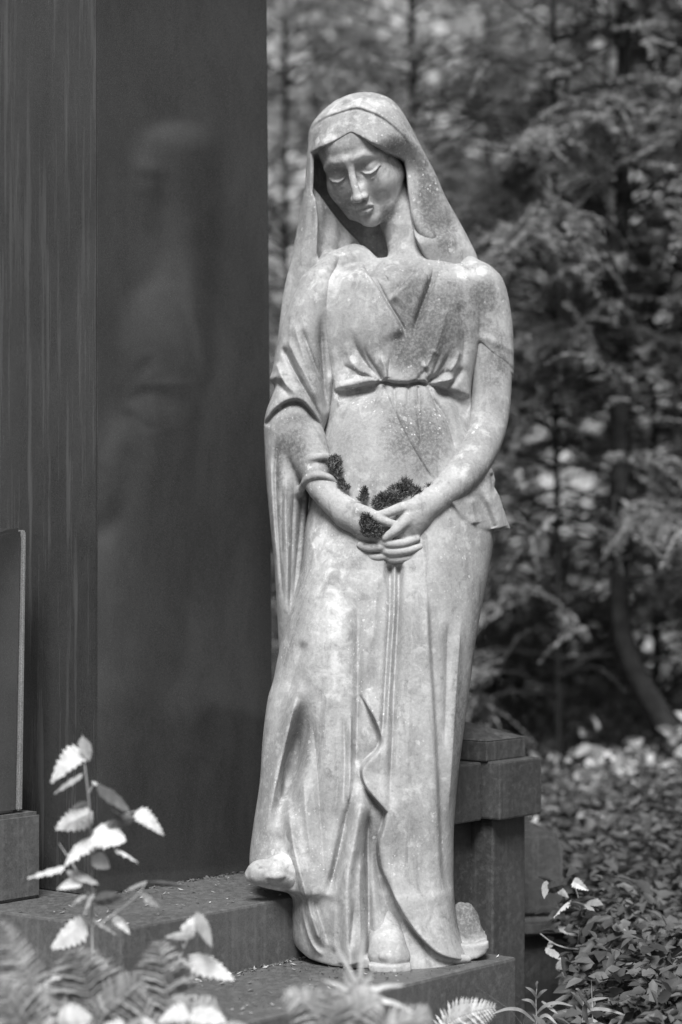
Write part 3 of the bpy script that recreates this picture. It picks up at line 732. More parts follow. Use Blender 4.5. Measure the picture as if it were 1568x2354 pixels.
# flap of cloth below the arm
FLAP = [K(u, v, 110)[:2] for u, v in [(1020, 1140), (1070, 1050), (1118, 1066), (1132, 1078), (1139, 1103), (1137, 1119), (1149, 1140), (1157, 1165), (1176, 1216), (1140, 1217), (1112, 1212), (1082, 1202), (1058, 1186)]]
RF = Relief(1000, 1000, 240, 260, [(1000, 110), (1300, 110)])
RF.line([(1105, 1110), (1130, 1160), (1150, 1216)], 14, 8, .5, .02, 0); RF.line([(1098, 1130), (1114, 1170), (1132, 1214)], 9, -6, .5, .02, .2); RF.line([(1080, 1140), (1085, 1180), (1090, 1204)], 12, 8, .2, .02); RF.line([(1128, 1085), (1132, 1110), (1140, 1135)], 5, -6)
def dress(P):
    U, V, W = P
    wc = DRESS.wc(V); gate = sstep((W-wc+5)/70)
    d = DRESS((U, V, W-RD(U, V)*gate))
    # short sleeve on the free arm
    sl = tube((U, V, W-4*np.exp(-((V-770-.4*(U-1085))/9)**2)+5*np.exp(-((V-800-.55*(U-1085))/7)**2)), [(1085, 656, -8, 48), (1110, 664, -8, 52), (1126, 740, -7, 52), (1130, 800, -2, 51), (1133, 850, 2, 49)], 4)
    cut = (V - (770 + (U-1085)*1.0))*.7                        # slanting cuff
    sl = smax(sl, cut, 4)
    d = smin(d, sl, 9)
    W2 = W-RF(U, V)
    fl = smax(poly2(P, FLAP, 60), np.abs(W2-(138-.75*(U-1085)))*.8-12, 6)
    d = smin(d, fl, 10)
    d = smin(d, tube(P, [(950, 592, -30, 34), (1005, 582, -16, 29), (1058, 604, -10, 30), (1088, 634, -8, 36)], 4), 20)
    d = smin(d, tube(P, [(730, 664, 8, 46), (770, 622, 2, 40), (815, 590, -6, 31), (844, 612, 6, 30), (872, 634, 24, 24)], 4), 30)
    bot = np.interp(U, [686, 715, 765, 850, 900], [2133, 2149, 2157, VB, VB+12])
    return smax(d, V-bot, 5)
# ---- shoes
def W_(P): return P[2]
def shoe_a(P):                                              # front foot peeping out of the hem
    d = tube(P, [(880, 2110, 290, 34), (886, 2145, 318, 38), (892, 2176, 345, 40), (896, 2192, 362, 26)], 4)
    d = smin(d, tube(P, [(868, 2196, 352, 20), (896, 2202, 364, 22), (922, 2198, 350, 20)], 3), 14)
    d = smin(d, ell(P, K(886, 2196, 384), (13, 8, 7)), 7)
    sole = smax(poly2(P, [K(u, v, 330)[:2] for u, v in [(846, 2214), (852, 2226), (934, 2230), (945, 2219), (942, 2206), (846, 2204)]]), np.abs(P[2]-(318-.0035*(P[0]-892)**2))-72, 6)
    d = smin(d, sole, 3)
    side = tube(P, [(935, 2140, 280, 22), (975, 2182, 312, 20), (1030, 2200, 300, 14), (1075, 2202, 280, 8)], 3)
    return np.maximum(smin(d, side, 10), P[1]-VB-1)
def shoe_b(P):                                              # raised foot on the upper step
    d = tube(P, [(705, 2002, 286, 42), (655, 2000, 306, 38), (618, 2004, 316, 29), (598, 2004, 322, 27), (582, 2009, 322, 18)], 5)
    d = smax(d, -caps(P, KP([(598, 1996, 344), (616, 1990, 349), (644, 1994, 349), (668, 2012, 343)]), [2]*4), 7)
    d = smin(d, ell(P, K(634, 2012, 345), (20, 8, 7)), 6)
    s = tube(P, [(690, 2036, 290, 14), (645, 2034, 312, 12), (600, 2028, 318, 8), (572, 2018, 316, 5)], 4)
    return np.maximum(smin(d, s, 3), P[1]-(VH+(EYE-Z1)/S))
# ---- stump and slab behind the heel
def stump(P):
    U, V, W = P
    n = 3*np.sin(U*.11+V*.07)+3*np.sin(V*.16-W*.1)+2*np.sin(U*.31+W*.2)
    d = tube(P, [(1064, 2102, 190, 30), (1072, 2130, 195, 34), (1078, 2170, 200, 38)], 3) + n*.45
    sl = smax(poly2(P, [K(u, v, 200)[:2] for u, v in [(980, 2196), (982, 2160), (1092, 2156), (1117, 2152), (1122, 2168), (1112, 2182), (1080, 2192), (1020, 2200)]]), np.abs(W-190)-75, 10) + n*.35
    return np.maximum(smin(d, sl, 6), V-VB)
# ---- mantle over the arm by the pillar
MANT = Loft([(575, 742, 800, -15, 30, 40, 2), (600, 728, 792, -12, 58, 60, 2), (640, 694, 778, -6, 78, 75, 2.1), (700, 664, 770, 0, 86, 80, 2.1), (780, 638, 768, 6, 90, 82, 2.1), (850, 626, 768, 14, 92, 85, 2.1), (872, 620, 770, 18, 94, 88, 2.1), (892, 630, 768, 22, 94, 88, 2.1), (940, 615, 762, 30, 96, 88, 2.2), (975, 607, 752, 36, 92, 86, 2.2), (1020, 608, 735, 40, 84, 86, 2.2),
             (1100, 612, 715, 42, 84, 88, 2.2), (1200, 621, 706, 46, 90, 88, 2.2), (1300, 631, 700, 56, 96, 88, 2.2), (1400, 637, 690, 64, 88, 88, 2.2), (1480, 641, 684, 70, 62, 88, 2.2), (1560, 646, 680, 74, 30, 80, 2.2), (1600, 650, 670, 74, 10, 50, 2.2)])
RM = Relief(560, 540, 300, 1180, [(540, 60), (900, 90), (1100, 120), (1500, 180)])
RM.line([(690, 745), (706, 790), (724, 840), (742, 890), (754, 945)], 6, -8); RM.line([(674, 740), (692, 800), (712, 860)], 9, 6)
RM.line([(648, 792), (670, 840), (696, 888), (722, 932), (748, 990)], 6, -12, .1, .2); RM.line([(656, 770), (684, 830), (712, 880), (736, 930)], 10, 8)
RM.line([(632, 830), (655, 880), (690, 915)], 9, 8, .1, .3); RM.line([(628, 868), (648, 890), (668, 915)], 7, -7, .1, .3)
RM.line([(736, 715), (740, 800), (746, 880), (756, 950)], 8, -14, .3, .1); RM.line([(758, 700), (760, 800), (764, 900)], 8, 6)
ARC = [(606, 975), (632, 945), (662, 926), (692, 926), (714, 946), (736, 976), (757, 1006)]
RM.step(ARC[::-1], 13, 40, .75, 16, .03, .05); RM.line(ARC, 5, -9, .02, .1)
RM.line([(640, 1000), (633, 1100), (640, 1250), (652, 1400)], 6, -9); RM.line([(622, 1050), (626, 1150), (636, 1300)], 7, 5)
RM.line([(660, 1080), (656, 1180), (662, 1300), (664, 1440)], 9, 7); RM.line([(676, 1110), (672, 1220), (668, 1330), (664, 1420)], 6, -10)
RM.line([(694, 1130), (690, 1200), (680, 1310), (672, 1420)], 10, -20, .1, .3)
RM.line([(650, 1110), (647, 1200), (650, 1300)], 5, -6)
def mantle(P):
    U, V, W = P
    wc = MANT.wc(V); d = MANT((U, V, W-RM(U, V)*sstep((W-wc+5)/60)))
    sleeve = tube(P, [(672, 960, 40, 58), (692, 1010, 84, 56), (718, 1062, 118, 44), (732, 1088, 134, 38)], 4)
    sleeve = smin(sleeve, tube(P, [(682, 1108, 100, 9), (694, 1075, 136, 9), (718, 1054, 160, 9), (745, 1048, 166, 9), (760, 1056, 158, 8)], 5), 5)
    sleeve = smin(sleeve, tube(P, [(690, 1135, 104, 8), (703, 1105, 150, 8), (728, 1092, 172, 8), (755, 1096, 172, 8), (772, 1112, 160, 7)], 5), 5)
    return smin(d, sleeve, 8)
HS, HB = 2.3, 1.7
carve('dress', dress, (540, 520, -120), (1215, VB+8, 420), HS, st, M_STONE, MASKS)
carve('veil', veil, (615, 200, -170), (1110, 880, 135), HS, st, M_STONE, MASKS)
carve('mantle', mantle, (580, 560, -110), (800, 1600, 240), HS, st, M_STONE, MASKS)
carve('body', body, (640, 225, -160), (1200, 1320, 270), HB, st, M_STONE, MASKS)
carve('shoe', shoe_a, (830, 2020, 180), (1090, VB+6, 400), 2.2, st, M_STONE, MASKS)
carve('shoe', shoe_b, (540, 1900, 180), (740, 2040, 370), 2.2, st, M_STONE, MASKS)
carve('stump', stump, (960, 2000, 80), (1140, VB+6, 300), 2.7, st, M_STONE, MASKS)
# ------------------------------------------------------------------ moss on the statue
def hair(n, area, w0, ln, name, label, spread=1.0):
    """short dark blades rooted in ellipses (u, v, ru, rv) at depth w0"""
    V, Fc = [], []
    tot = sum(a[2]*a[3] for a in area)
    for a in area:
        for _ in range(max(6, int(1.7*n*a[2]*a[3]/tot))):
            r, th = math.sqrt(random.random()), random.random()*6.283
            u, v = a[0]+a[2]*r*math.cos(th), a[1]+a[3]*r*math.sin(th)
            wz = (a[4] if len(a) > 4 else w0)+random.uniform(-4, 10)
            p = K(u, v, wz); L = ln*random.uniform(.5, 1.2)
            d = np.array((random.gauss(0, .55)*spread+(u-a[0])/a[2]*.4, -random.uniform(.2, 1)+.3*random.gauss(0, 1), random.uniform(-.1, .8))); d /= np.linalg.norm(d)
            s = np.cross(d, np.array((random.gauss(0, 1), random.gauss(0, 1), random.gauss(0, 1)))); s = s/np.linalg.norm(s)*random.uniform(.7, 1.3)
            q = [p-s, p+s, p+d*L*.6+s*.7, p+d*L, p+d*L*.6-s*.7]; k = len(V)
            V += [((x[0]-UC)*S, -x[2]*S, EYE-(x[1]-VH)*S) for x in q]; Fc.append((k, k+1, k+2, k+3, k+4))
    o = link(name, mesh(name, V, Fc), None, M_MOSS)
    return tag(o, label, 'moss', 'moss growing on the statue')
hair(420, [(770, 1062, 15, 14, 168), (776, 1080, 8, 14, 168), (762, 1072, 9, 8, 172)], 168, 11, 'moss_clump', 'small dark moss tuft beside the sleeve cuff of the statue')
hair(220, [(784, 1108, 8, 9, 180), (795, 1121, 9, 6, 184)], 182, 9, 'moss_clump', 'thin line of moss along the top of the sleeved wrist')
hair(260, [(838, 1134, 7, 14, 200), (832, 1146, 10, 6, 204)], 202, 9, 'moss_clump', 'tiny moss sprig above the knuckles of the sleeved hand')
hair(1500, [(893, 1148, 28, 15, 196), (915, 1132, 22, 18, 196), (932, 1116, 14, 16, 194), (950, 1130, 18, 12, 194), (870, 1158, 14, 10, 200)], 196, 12, 'moss_clump', 'largest dark moss mound between the belly and the crossed thumb')
hair(380, [(985, 1122, 13, 10, 184), (968, 1132, 12, 6, 188)], 186, 9, 'moss_clump', 'dark moss tuft where the bare wrist meets the belly')
hair(1100, [(850, 1203, 24, 14, 226), (856, 1222, 26, 14, 228), (842, 1190, 12, 10, 226), (922, 1180, 10, 12, 208)], 226, 9, 'moss_clump', 'dark moss cushion held between the clasped hands')
# ------------------------------------------------------------------ leaf meshes
def leaf_mesh(name, teeth=9, hw=.36, fold=.22, droop=.25, tooth=.10, pos=.38):
    xs, up = [], []
    for i in range(teeth):
        t0, t1 = i/teeth, (i+1)/teeth
        def wd(t): return hw*(math.sin(math.pi*min(1, t**(math.log(.5)/math.log(pos)))))**.8
        xs += [t0+.001, t0+(t1-t0)*.72]; q_ = .7+.6*((i*37) % 10)/10; up += [wd(t0)*(1-tooth*.6*q_)+.004, wd(t0+(t1-t0)*.72)*(1+tooth*q_)+.02*(1-t1)]
    xs.append(1.0); up.append(0.0)
    V, Fc = [], []
    n = len(xs)
    for x in xs: V.append((x, 0, -droop*x*x))
    for sg in (1, -1):
        for x, y in zip(xs, up): V.append((x+(.06 if y > 0 else 0)*tooth*5, sg*y, -droop*x*x-fold*y+.02*math.sin(x*23+sg)))
    for i in range(n-1):
        Fc.append((i, i+1, n+i+1, n+i)); Fc.append((i+1, i, 2*n+i, 2*n+i+1))
    return mesh(name, V, Fc, False)
LEAF = [leaf_mesh('leaf', 8, .38, .3, .3, .2, .27), leaf_mesh('leaf', 7, .34, .45, .5, .24, .25), leaf_mesh('leaf', 9, .42, .18, .2, .2, .3), leaf_mesh('leaf', 8, .36, -.2, .35, .22, .24)]
for m_ in LEAF: m_.materials.append(M_BRIGHT)
LEAF_MID = [leaf_mesh('leaf', 8, .34, .3, .35)]; LEAF_MID[0].materials.append(M_HERB)
LEAF_MID2 = [leaf_mesh('leaf', 8, .36, .2, .3)]; LEAF_MID2[0].materials.append(M_FERN)
def tube_mesh(name, pts, r0, r1, sides=6, n=4):
    q = spl(pts, n) if len(pts) > 2 else np.array(pts, float); V, Fc = [], []
    for i, p in enumerate(q):
        d = q[min(i+1, len(q)-1)]-q[max(i-1, 0)]; d /= np.linalg.norm(d)+1e-9
        a = np.cross(d, (0.3, 1, .2)); a /= np.linalg.norm(a); b = np.cross(d, a); r = r0+(r1-r0)*i/(len(q)-1)
        for k in range(sides):
            th = 6.2832*k/sides; V.append(p+(a*math.cos(th)+b*math.sin(th))*r)
        if i:
            for k in range(sides):
                j = (k+1) % sides; o = (i-1)*sides; Fc.append((o+k, o+j, o+sides+j, o+sides+k))
    Fc.append(tuple(range(sides))[::-1]); Fc.append(tuple(range(len(V)-sides, len(V))))
    return mesh(name, V, Fc, True)
def place_leaf(root, me, a, b, width, tilt=.6, roll=0.):
    x = (b-a); L = x.length; x.normalize()
    toc = Vector((0, -1, .0)); nrm = (toc*tilt + Vector((0, 0, 1))*(1-tilt) + Vector((random.gauss(0, .2), random.gauss(0, .1), 0)))
    y = nrm.cross(x); y.normalize(); z = x.cross(y)
    if roll: 
        R = Matrix.Rotation(roll, 3, x); y = R @ y; z = R @ z
    o = bpy.data.objects.new('leaf', me); COL.objects.link(o); o.parent = root
    sy = width/.72
    M = Matrix(((x.x*L, y.x*sy, z.x*L, a.x), (x.y*L, y.y*sy, z.y*L, a.y), (x.z*L, y.z*sy, z.z*L, a.z), (0, 0, 0, 1)))
    o.matrix_basis = Matrix.Translation(-Vector(root.location)) @ M
    return o
def seedling(name, label, cat, Y, stems, leaves, group=None, r=.0022, ground=0.0):
    d = D+Y; s0 = stems[0]; base = at(s0[0][0], s0[0][1], Y); root = empty(name, (base.x, Y, ground)); tag(root, label, cat, group)
    for i, st_ in enumerate(stems):
        pts = [at(u, v, Y+(.02*math.sin(v*.013+i))) for u, v in st_]
        if i == 0: pts = [Vector((base.x+.01, Y, ground-.02))]+pts
        link('stem', tube_mesh('stem', pts, r, r*.5), root, M_STEM)
    for (u0, v0, u1, v1, w_, tone) in leaves:
        ya = Y+random.uniform(-.02, .02); yb = Y-random.uniform(-.01, .06)
        me = random.choice(LEAF) if tone == 2 else (LEAF_MID2[0] if tone == 1 else LEAF_MID[0])
        place_leaf(root, me, at(u0, v0, ya), at(u1, v1, yb), w_/F*d*1.4, random.uniform(.25, .75), random.gauss(0, .35))
    return root
# tall seedling in front of the pillar
seedling('nettle_seedling', 'tall bright toothed-leaf seedling in front of the pillar', 'plant', -.93,
    [[(222, 2340), (214, 2200), (212, 2080), (211, 1960), (208, 1880), (203, 1820), (194, 1745), (190, 1690)], [(212, 1925), (245, 1902), (278, 1876), (312, 1863)], [(206, 2055), (188, 2020), (168, 1985), (150, 1958), (137, 1938)], [(222, 2130), (262, 2100), (292, 2078), (322, 2050), (338, 2024)], [(205, 1822), (214, 1805), (226, 1800)]],
    [(198, 1722, 118, 1775, 40, 2), (190, 1692, 212, 1738, 24, 1), (194, 1776, 122, 1804, 16, 1), (222, 1800, 290, 1836, 24, 0), (218, 1863, 140, 1898, 36, 2), (308, 1862, 374, 1904, 26, 2), (312, 1876, 252, 1890, 20, 0), (212, 1907, 284, 1922, 46, 2), (216, 1920, 155, 1950, 32, 2), (264, 1948, 320, 1966, 14, 2),
     (156, 1988, 66, 2001, 22, 2), (152, 2000, 226, 2012, 24, 1), (205, 2052, 160, 2050, 14, 1), (322, 2052, 374, 2072, 20, 1), (338, 2024, 290, 2030, 8, 1), (338, 2026, 416, 2030, 9, 0), (204, 2114, 110, 2166, 42, 2), (214, 2112, 278, 2132, 22, 1), (228, 2195, 242, 2220, 24, 1), (150, 2235, 100, 2238, 26, 2), (210, 1796, 234, 1800, 12, 2), (209, 1880, 172, 1868, 22, 1), (212, 1965, 250, 1990, 26, 1), (213, 2040, 180, 2085, 28, 1), (213, 2070, 262, 2062, 24, 0), (190, 2024, 140, 2034, 20, 2), (262, 2100, 300, 2122, 22, 2), (205, 1842, 176, 1848, 14, 0), (280, 1876, 262, 1850, 14, 1)])
seedling('nettle_seedling', 'shorter bright seedling in front of the upper step riser', 'plant', -.95,
    [[(388, 2345), (396, 2262), (408, 2215), (426, 2172), (452, 2095)], [(424, 2178), (418, 2160), (410, 2145)]],
    [(478, 2113, 412, 2132, 22, 2), (452, 2094, 480, 2150, 20, 1), (452, 2146, 386, 2146, 14, 1), (428, 2192, 522, 2226, 36, 2), (412, 2206, 454, 2222, 14, 2), (404, 2218, 380, 2240, 22, 2), (402, 2208, 318, 2262, 30, 2), (400, 2240, 440, 2262, 18, 1), (398, 2250, 352, 2286, 22, 1)])
seedling('weed', 'low broad-leaved pale weed along the bottom edge in front of the steps', 'plant', -1.12,
    [[(300, 2400), (310, 2360), (330, 2330)], [(420, 2400), (430, 2350), (440, 2320)], [(120, 2400), (124, 2370), (130, 2345)]],
    [(130, 2352, 40, 2362, 44, 2), (130, 2350, 196, 2336, 44, 2), (60, 2372, -20, 2340, 40, 2), (440, 2318, 510, 2332, 36, 2), (440, 2325, 372, 2330, 40, 2), (330, 2334, 270, 2352, 36, 1), (330, 2332, 392, 2352, 40, 2), (430, 2352, 470, 2372, 40, 2), (300, 2362, 240, 2370, 36, 2), (45, 2300, -12, 2306, 26, 2), (440, 2300, 404, 2284, 20, 1), (505, 2360, 560, 2350, 24, 1), (10, 2345, 45, 2370, 40, 1)])
# seedling behind the post base, right
Z7 = lambda x, y: (1003.5+.36*x, 1568+.36*y)
def z7leaves(L): return [Z7(a, b)+Z7(c, d)+(w_, t) for a, b, c, d, w_, t in L]
seedling('bramble_seedling', 'leafy seedling with pale upper leaves against the low grave block', 'plant', .12,
    [[Z7(925, 2100), Z7(915, 1900), Z7(900, 1700), Z7(915, 1500), Z7(905, 1380), Z7(870, 1265)], [Z7(905, 1700), Z7(820, 1690), Z7(740, 1660), Z7(660, 1600)], [Z7(905, 1750), Z7(990, 1640), Z7(1060, 1560), Z7(1190, 1535)]],
    z7leaves([(865, 1262, 945, 1312, 16, 2), (862, 1388, 728, 1436, 20, 2), (930, 1384, 1025, 1376, 20, 1), (920, 1410, 1000, 1420, 16, 1), (940, 1468, 1050, 1486, 16, 1), (1010, 1530, 1120, 1600, 24, 1), (1110, 1534, 1200, 1534, 8, 2), (770, 1552, 888, 1584, 14, 1), (905, 1570, 935, 1625, 14, 2), (900, 1560, 1000, 1500, 24, 0), (690, 1690, 790, 1730, 14, 1), (820, 1690, 900, 1730, 20, 0), (775, 1770, 832, 1826, 24, 1), (950, 1730, 1000, 1800, 24, 0), (690, 1320, 770, 1300, 20, 0), (700, 1260, 690, 1330, 12, 1), (755, 1300, 820, 1340, 12, 1), (740, 1650, 700, 1690, 10, 1), (880, 1850, 800, 1900, 26, 0), (930, 1850, 1020, 1890, 26, 1), (1000, 1640, 1090, 1670, 22, 1)]))
# narrow-leaved sprigs
def strip_mesh(name, pts, w0, side=(0, 0.5, 1)):
    q = spl(pts, 5); V, Fc = [], []
    for i, p in enumerate(q):
        t = i/(len(q)-1); d = q[min(i+1, len(q)-1)]-q[max(i-1, 0)]; s = np.cross(d, side); s /= np.linalg.norm(s)+1e-9
        w_ = w0*(math.sin(math.pi*min(1, .08+t*.92))**.7+.05); V += [p-s*w_, p+np.array((0, 0, -w_*.3)), p+s*w_]
        if i: k = (i-1)*3; Fc += [(k, k+1, k+4, k+3), (k+1, k+2, k+5, k+4)]
    return mesh(name, V, Fc, True)
def sprig(label, Y, stem, blades, cat='plant', name='willowherb_sprig', mat=None, wd=.0032, group=None):
    b = at(*stem[0], Y); root = empty(name, (b.x, Y, 0)); tag(root, label, cat, group)
    link('stem', tube_mesh('stem', [Vector((b.x, Y, -.02))]+[at(u, v, Y) for u, v in stem], .0016, .0009), root, M_STEM)
    for bl in blades:
        link('leaf', strip_mesh('leaf', [at(u, v, Y-.02*i) for i, (u, v) in enumerate(bl)], wd, (0, -1, .5)), root, mat or M_FERN)
    return root
sprig('thin narrow-leaved sprig at the foot of the granite post', -.33, [Z7(632, 2320), Z7(636, 2181), Z7(633, 2010), Z7(640, 1945)],
    [[Z7(638, 2010), Z7(610, 1965), Z7(565, 1940)], [Z7(640, 2010), Z7(668, 1975), Z7(705, 1955)], [Z7(636, 2080), Z7(600, 2030), Z7(540, 2020)], [Z7(636, 2110), Z7(690, 2060), Z7(770, 2040), Z7(870, 2062)], [Z7(625, 2160), Z7(540, 2090), Z7(450, 2080), Z7(350, 2112)], [Z7(640, 2150), Z7(700, 2120), Z7(770, 2181)], [Z7(641, 1950), Z7(638, 1925), Z7(642, 1900)], [Z7(670, 2030), Z7(720, 2070), Z7(770, 2110)]])
sprig('second thin sprig with arching leaves right of the post', -.28, [Z7(930, 2330), Z7(928, 2181), Z7(934, 2050), Z7(925, 1985)],
    [[Z7(934, 2060), Z7(900, 2000), Z7(855, 1970)], [Z7(936, 2050), Z7(1000, 2020), Z7(1095, 2008)], [Z7(930, 2110), Z7(1010, 2080), Z7(1110, 2090), Z7(1230, 2130)], [Z7(930, 2010), Z7(905, 1960), Z7(885, 1955)], [Z7(925, 2150), Z7(870, 2110), Z7(800, 2090)], [Z7(930, 2160), Z7(990, 2150), Z7(1060, 2190)]])
# grass blades in front of the lower step
def grass_tuft(label, Y, blades, mat):
    b = at(blades[0][0][0], 2400, Y); root = empty('grass_tuft', (b.x, Y, 0)); tag(root, label, 'grass', 'grass tufts before the steps')
    for bl in blades:
        link('blade', strip_mesh('blade', [Vector((b.x+random.gauss(0, .01), Y, -.01))]+[at(u, v, Y-.01*i) for i, (u, v) in enumerate(bl)], .0042, (0, -1, .3)), root, mat)
    return root
grass_tuft('pale grass tuft crossing below the front foot of the statue', -1.15, [[(830, 2310), (812, 2245), (760, 2150)], [(820, 2300), (828, 2240), (836, 2130)], [(815, 2320), (790, 2270), (740, 2250)], [(830, 2320), (870, 2270), (930, 2262)], [(820, 2310), (800, 2260), (790, 2225)], [(835, 2310), (850, 2250), (858, 2225)], [(815, 2330), (760, 2290), (700, 2300)], [(825, 2330), (890, 2300), (960, 2330)], [(810, 2340), (820, 2280), (812, 2250)]], M_BRIGHT)
# ferns
def pinna(V, Fc, a, d, up, L, w0, curl):
    n = 7; k0 = len(V); s = np.cross(d, up); s /= np.linalg.norm(s)+1e-9
    for i in range(n+1):
        t = i/n; p = a+d*L*t+up*(-curl*L*t*t); w_ = w0*(1-t)**.8*(1 if i % 2 else .55)
        V += [p-s*w_, p, p+s*w_]
        if i: k = k0+(i-1)*3; Fc += [(k, k+1, k+4, k+3), (k+1, k+2, k+5, k+4)]
def fern(label, Y, fronds, mat):
    b = at(fronds[0][0][0][0], fronds[0][0][0][1], Y); root = empty('fern', (b.x, Y, 0)); tag(root, label, 'fern', 'ferns in front of the steps')
    for pts, Lmax, dy in fronds:
        P3 = spl([at(u, v, Y+dy*i) for i, (u, v) in enumerate(pts)], 10); V, Fc = [], []
        link('rachis', tube_mesh('rachis', [Vector((b.x, Y, -.02))]+[Vector(p) for p in P3[::5]]+[Vector(P3[-1])], .0016, .0004, 5, 2), root, M_STEM)
        n = 26
        for i in range(2, n):
            t = i/n; x = t*(len(P3)-1); j = min(int(x), len(P3)-2); p = P3[j]+(P3[j+1]-P3[j])*(x-j); d = P3[j+1]-P3[j]; d /= np.linalg.norm(d)
            L = Lmax*min(1, t*2.2)*(1-t)**.75*1.5+.006
            for sg in (-1, 1):
                c = np.cross(d, (0, -1, .25))*sg; c /= np.linalg.norm(c); dd = c*.85+d*.5+np.array((random.gauss(0, .05), random.gauss(0, .12), random.gauss(0, .05))); dd /= np.linalg.norm(dd)
                pinna(V, Fc, p, dd, np.array((0, -.5, .86)), L, L*.12+.0012, .25)
        link('frond', mesh('frond', V, Fc), root, mat)
    return root
fern('fern with two upright fronds left of the bottom centre', -1.05, [([(212, 2380), (206, 2300), (190, 2230), (168, 2180)], .075, -.01), ([(215, 2380), (240, 2320), (300, 2270), (330, 2250)], .05, -.02), ([(210, 2390), (170, 2340), (110, 2300), (70, 2290)], .05, -.01)], M_FERN)
fern('fern with a curled pale frond before the upper step riser', -1.0, [([(380, 2380), (385, 2300), (378, 2230), (362, 2160)], .07, -.01), ([(380, 2390), (330, 2330), (290, 2290), (262, 2268)], .045, -.02), ([(384, 2390), (440, 2330), (500, 2300)], .04, -.01)], M_FERN)
fern('fern frond rising along the left edge of the picture', -1.2, [([(110, 2420), (80, 2330), (50, 2220), (5, 2110)], .05, -.01), ([(95, 2430), (40, 2330), (-10, 2240)], .06, -.02)], M_FERN)
fern('spread fern at the bottom below the statue', -1.18, [([(760, 2420), (745, 2350), (705, 2300), (650, 2285)], .045, -.01), ([(770, 2420), (800, 2350), (840, 2310), (880, 2300)], .045, -.01), ([(765, 2420), (768, 2340), (760, 2270)], .05, -.01), ([(780, 2420), (860, 2370), (960, 2340), (990, 2330)], .04, -.01)], M_FERN)
fern('single bright frond lying before the lower step riser', -.62, [([(990, 2420), (1030, 2352), (1080, 2325), (1140, 2312)], .045, -.01)], M_BRIGHT)
# ------------------------------------------------------------------ crumbs and dead leaves in the joints of the steps
def crumbs():
    V, Fc = [], []
    def add(p, s):
        k = len(V); r = [Vector((random.gauss(0, 1), random.gauss(0, 1), random.gauss(0, .6)))*s for _ in range(4)]
        for x in r: V.append(p+x+Vector((0, 0, s*.6)))
        Fc.extend([(k, k+1, k+2), (k, k+2, k+3), (k, k+3, k+1), (k+1, k+3, k+2)])
    for _ in range(420): add(mon(random.uniform(-.5, .05), abs(random.gauss(0, .006))+.002, Z1), random.uniform(.0008, .0035))
    for _ in range(520): add(mon(random.uniform(-.75, .06), .303+abs(random.gauss(0, .008)), Z2), random.uniform(.0008, .004))
    for _ in range(260): add(mon(random.uniform(-.75, .06), random.uniform(.31, .61), Z2), random.uniform(.0005, .0018))
    for _ in range(160): add(mon(random.uniform(-.73, .06), random.uniform(.01, .29), Z1), random.uniform(.0005, .0016))
    for _ in range(420): add(mon(random.uniform(-.36, .03), random.choice((.50, .44, .36))+random.gauss(0, .03), Z2), random.uniform(.0006, .0028))
    return mesh('grit', V, Fc)
tag(link('grit', crumbs(), None, M_SOIL), 'grit and crumbs of soil in the joints of the steps', 'grit', None, 'stuff')

def litter():
    V, Fc = [], []
    for i in range(360):
        up = i % 3 == 0
        p = mon(random.uniform(-.74, .03), random.uniform(.02, .28) if up else random.choice((random.uniform(.31, .60), abs(random.gauss(0, .012))+.306)), (Z1 if up else Z2)+.002)
        a = random.random()*6.28; L = random.uniform(.004, .014); d = Vector((math.cos(a), math.sin(a), random.uniform(0, .3)))*L; s = Vector((-math.sin(a), math.cos(a), random.uniform(-.3, .3)))*L*random.choice((.12, .3, .4)); k = len(V)
        V.extend([p, p+d*.5+s, p+d+Vector((0, 0, L*.15)), p+d*.5-s]); Fc.extend([(k, k+1, k+2), (k, k+2, k+3)])
    return mesh('leaf_litter', V, Fc)
tag(link('leaf_litter', litter(), None, mat_leaf('dry_leaves', .28, .6, .1, .7, 6.)), 'tiny dry leaf and needle litter lying on the steps', 'leaf litter', None, 'stuff')
# ------------------------------------------------------------------ background trees and shrubs
RG = np.random.default_rng(11)
def orient(dirs, ups):
    s = np.cross(dirs, ups); s /= np.linalg.norm(s, axis=1, keepdims=True)+1e-9; return s
def leafcloud(pos, dirs, L, W_, nrm):
    """one pointed leaf (two folded triangles pairs) per row"""
    s = orient(dirs, nrm); z = np.cross(s, dirs)
    L = L[:, None]; W_ = W_[:, None]
    a = pos; b = pos+dirs*L*.45+s*W_+z*W_*.35; c = pos+dirs*L; d = pos+dirs*L*.45-s*W_+z*W_*.35
    V = np.stack([a, b, c, d], 1).reshape(-1, 3); n = len(pos); k = np.arange(n)*4
    return V, np.stack([np.concatenate([k, k]), np.concatenate([k+1, k+2]), np.concatenate([k+2, k+3])], 1)
def leaves6(pos, dirs, L, W_, nrm):
    """broader leaf: two quads folded along the midrib, drooping tip"""
    s = orient(dirs, nrm); z = np.cross(s, dirs); L = L[:, None]; W_ = W_[:, None]
    v = [pos, pos+dirs*L*.28+s*W_*.85+z*W_*.3, pos+dirs*L*.62+s*W_*.75+z*W_*.15, pos+dirs*L-z*L*.12, pos+dirs*L*.62-s*W_*.75+z*W_*.15, pos+dirs*L*.28-s*W_*.85+z*W_*.3]
    V = np.stack(v, 1).reshape(-1, 3); k = np.arange(len(pos))*6
    return V, np.concatenate([np.stack([k, k+1, k+2, k+3], 1), np.stack([k, k+3, k+4, k+5], 1)])
def unit(a): return a/(np.linalg.norm(a, axis=1, keepdims=True)+1e-9)
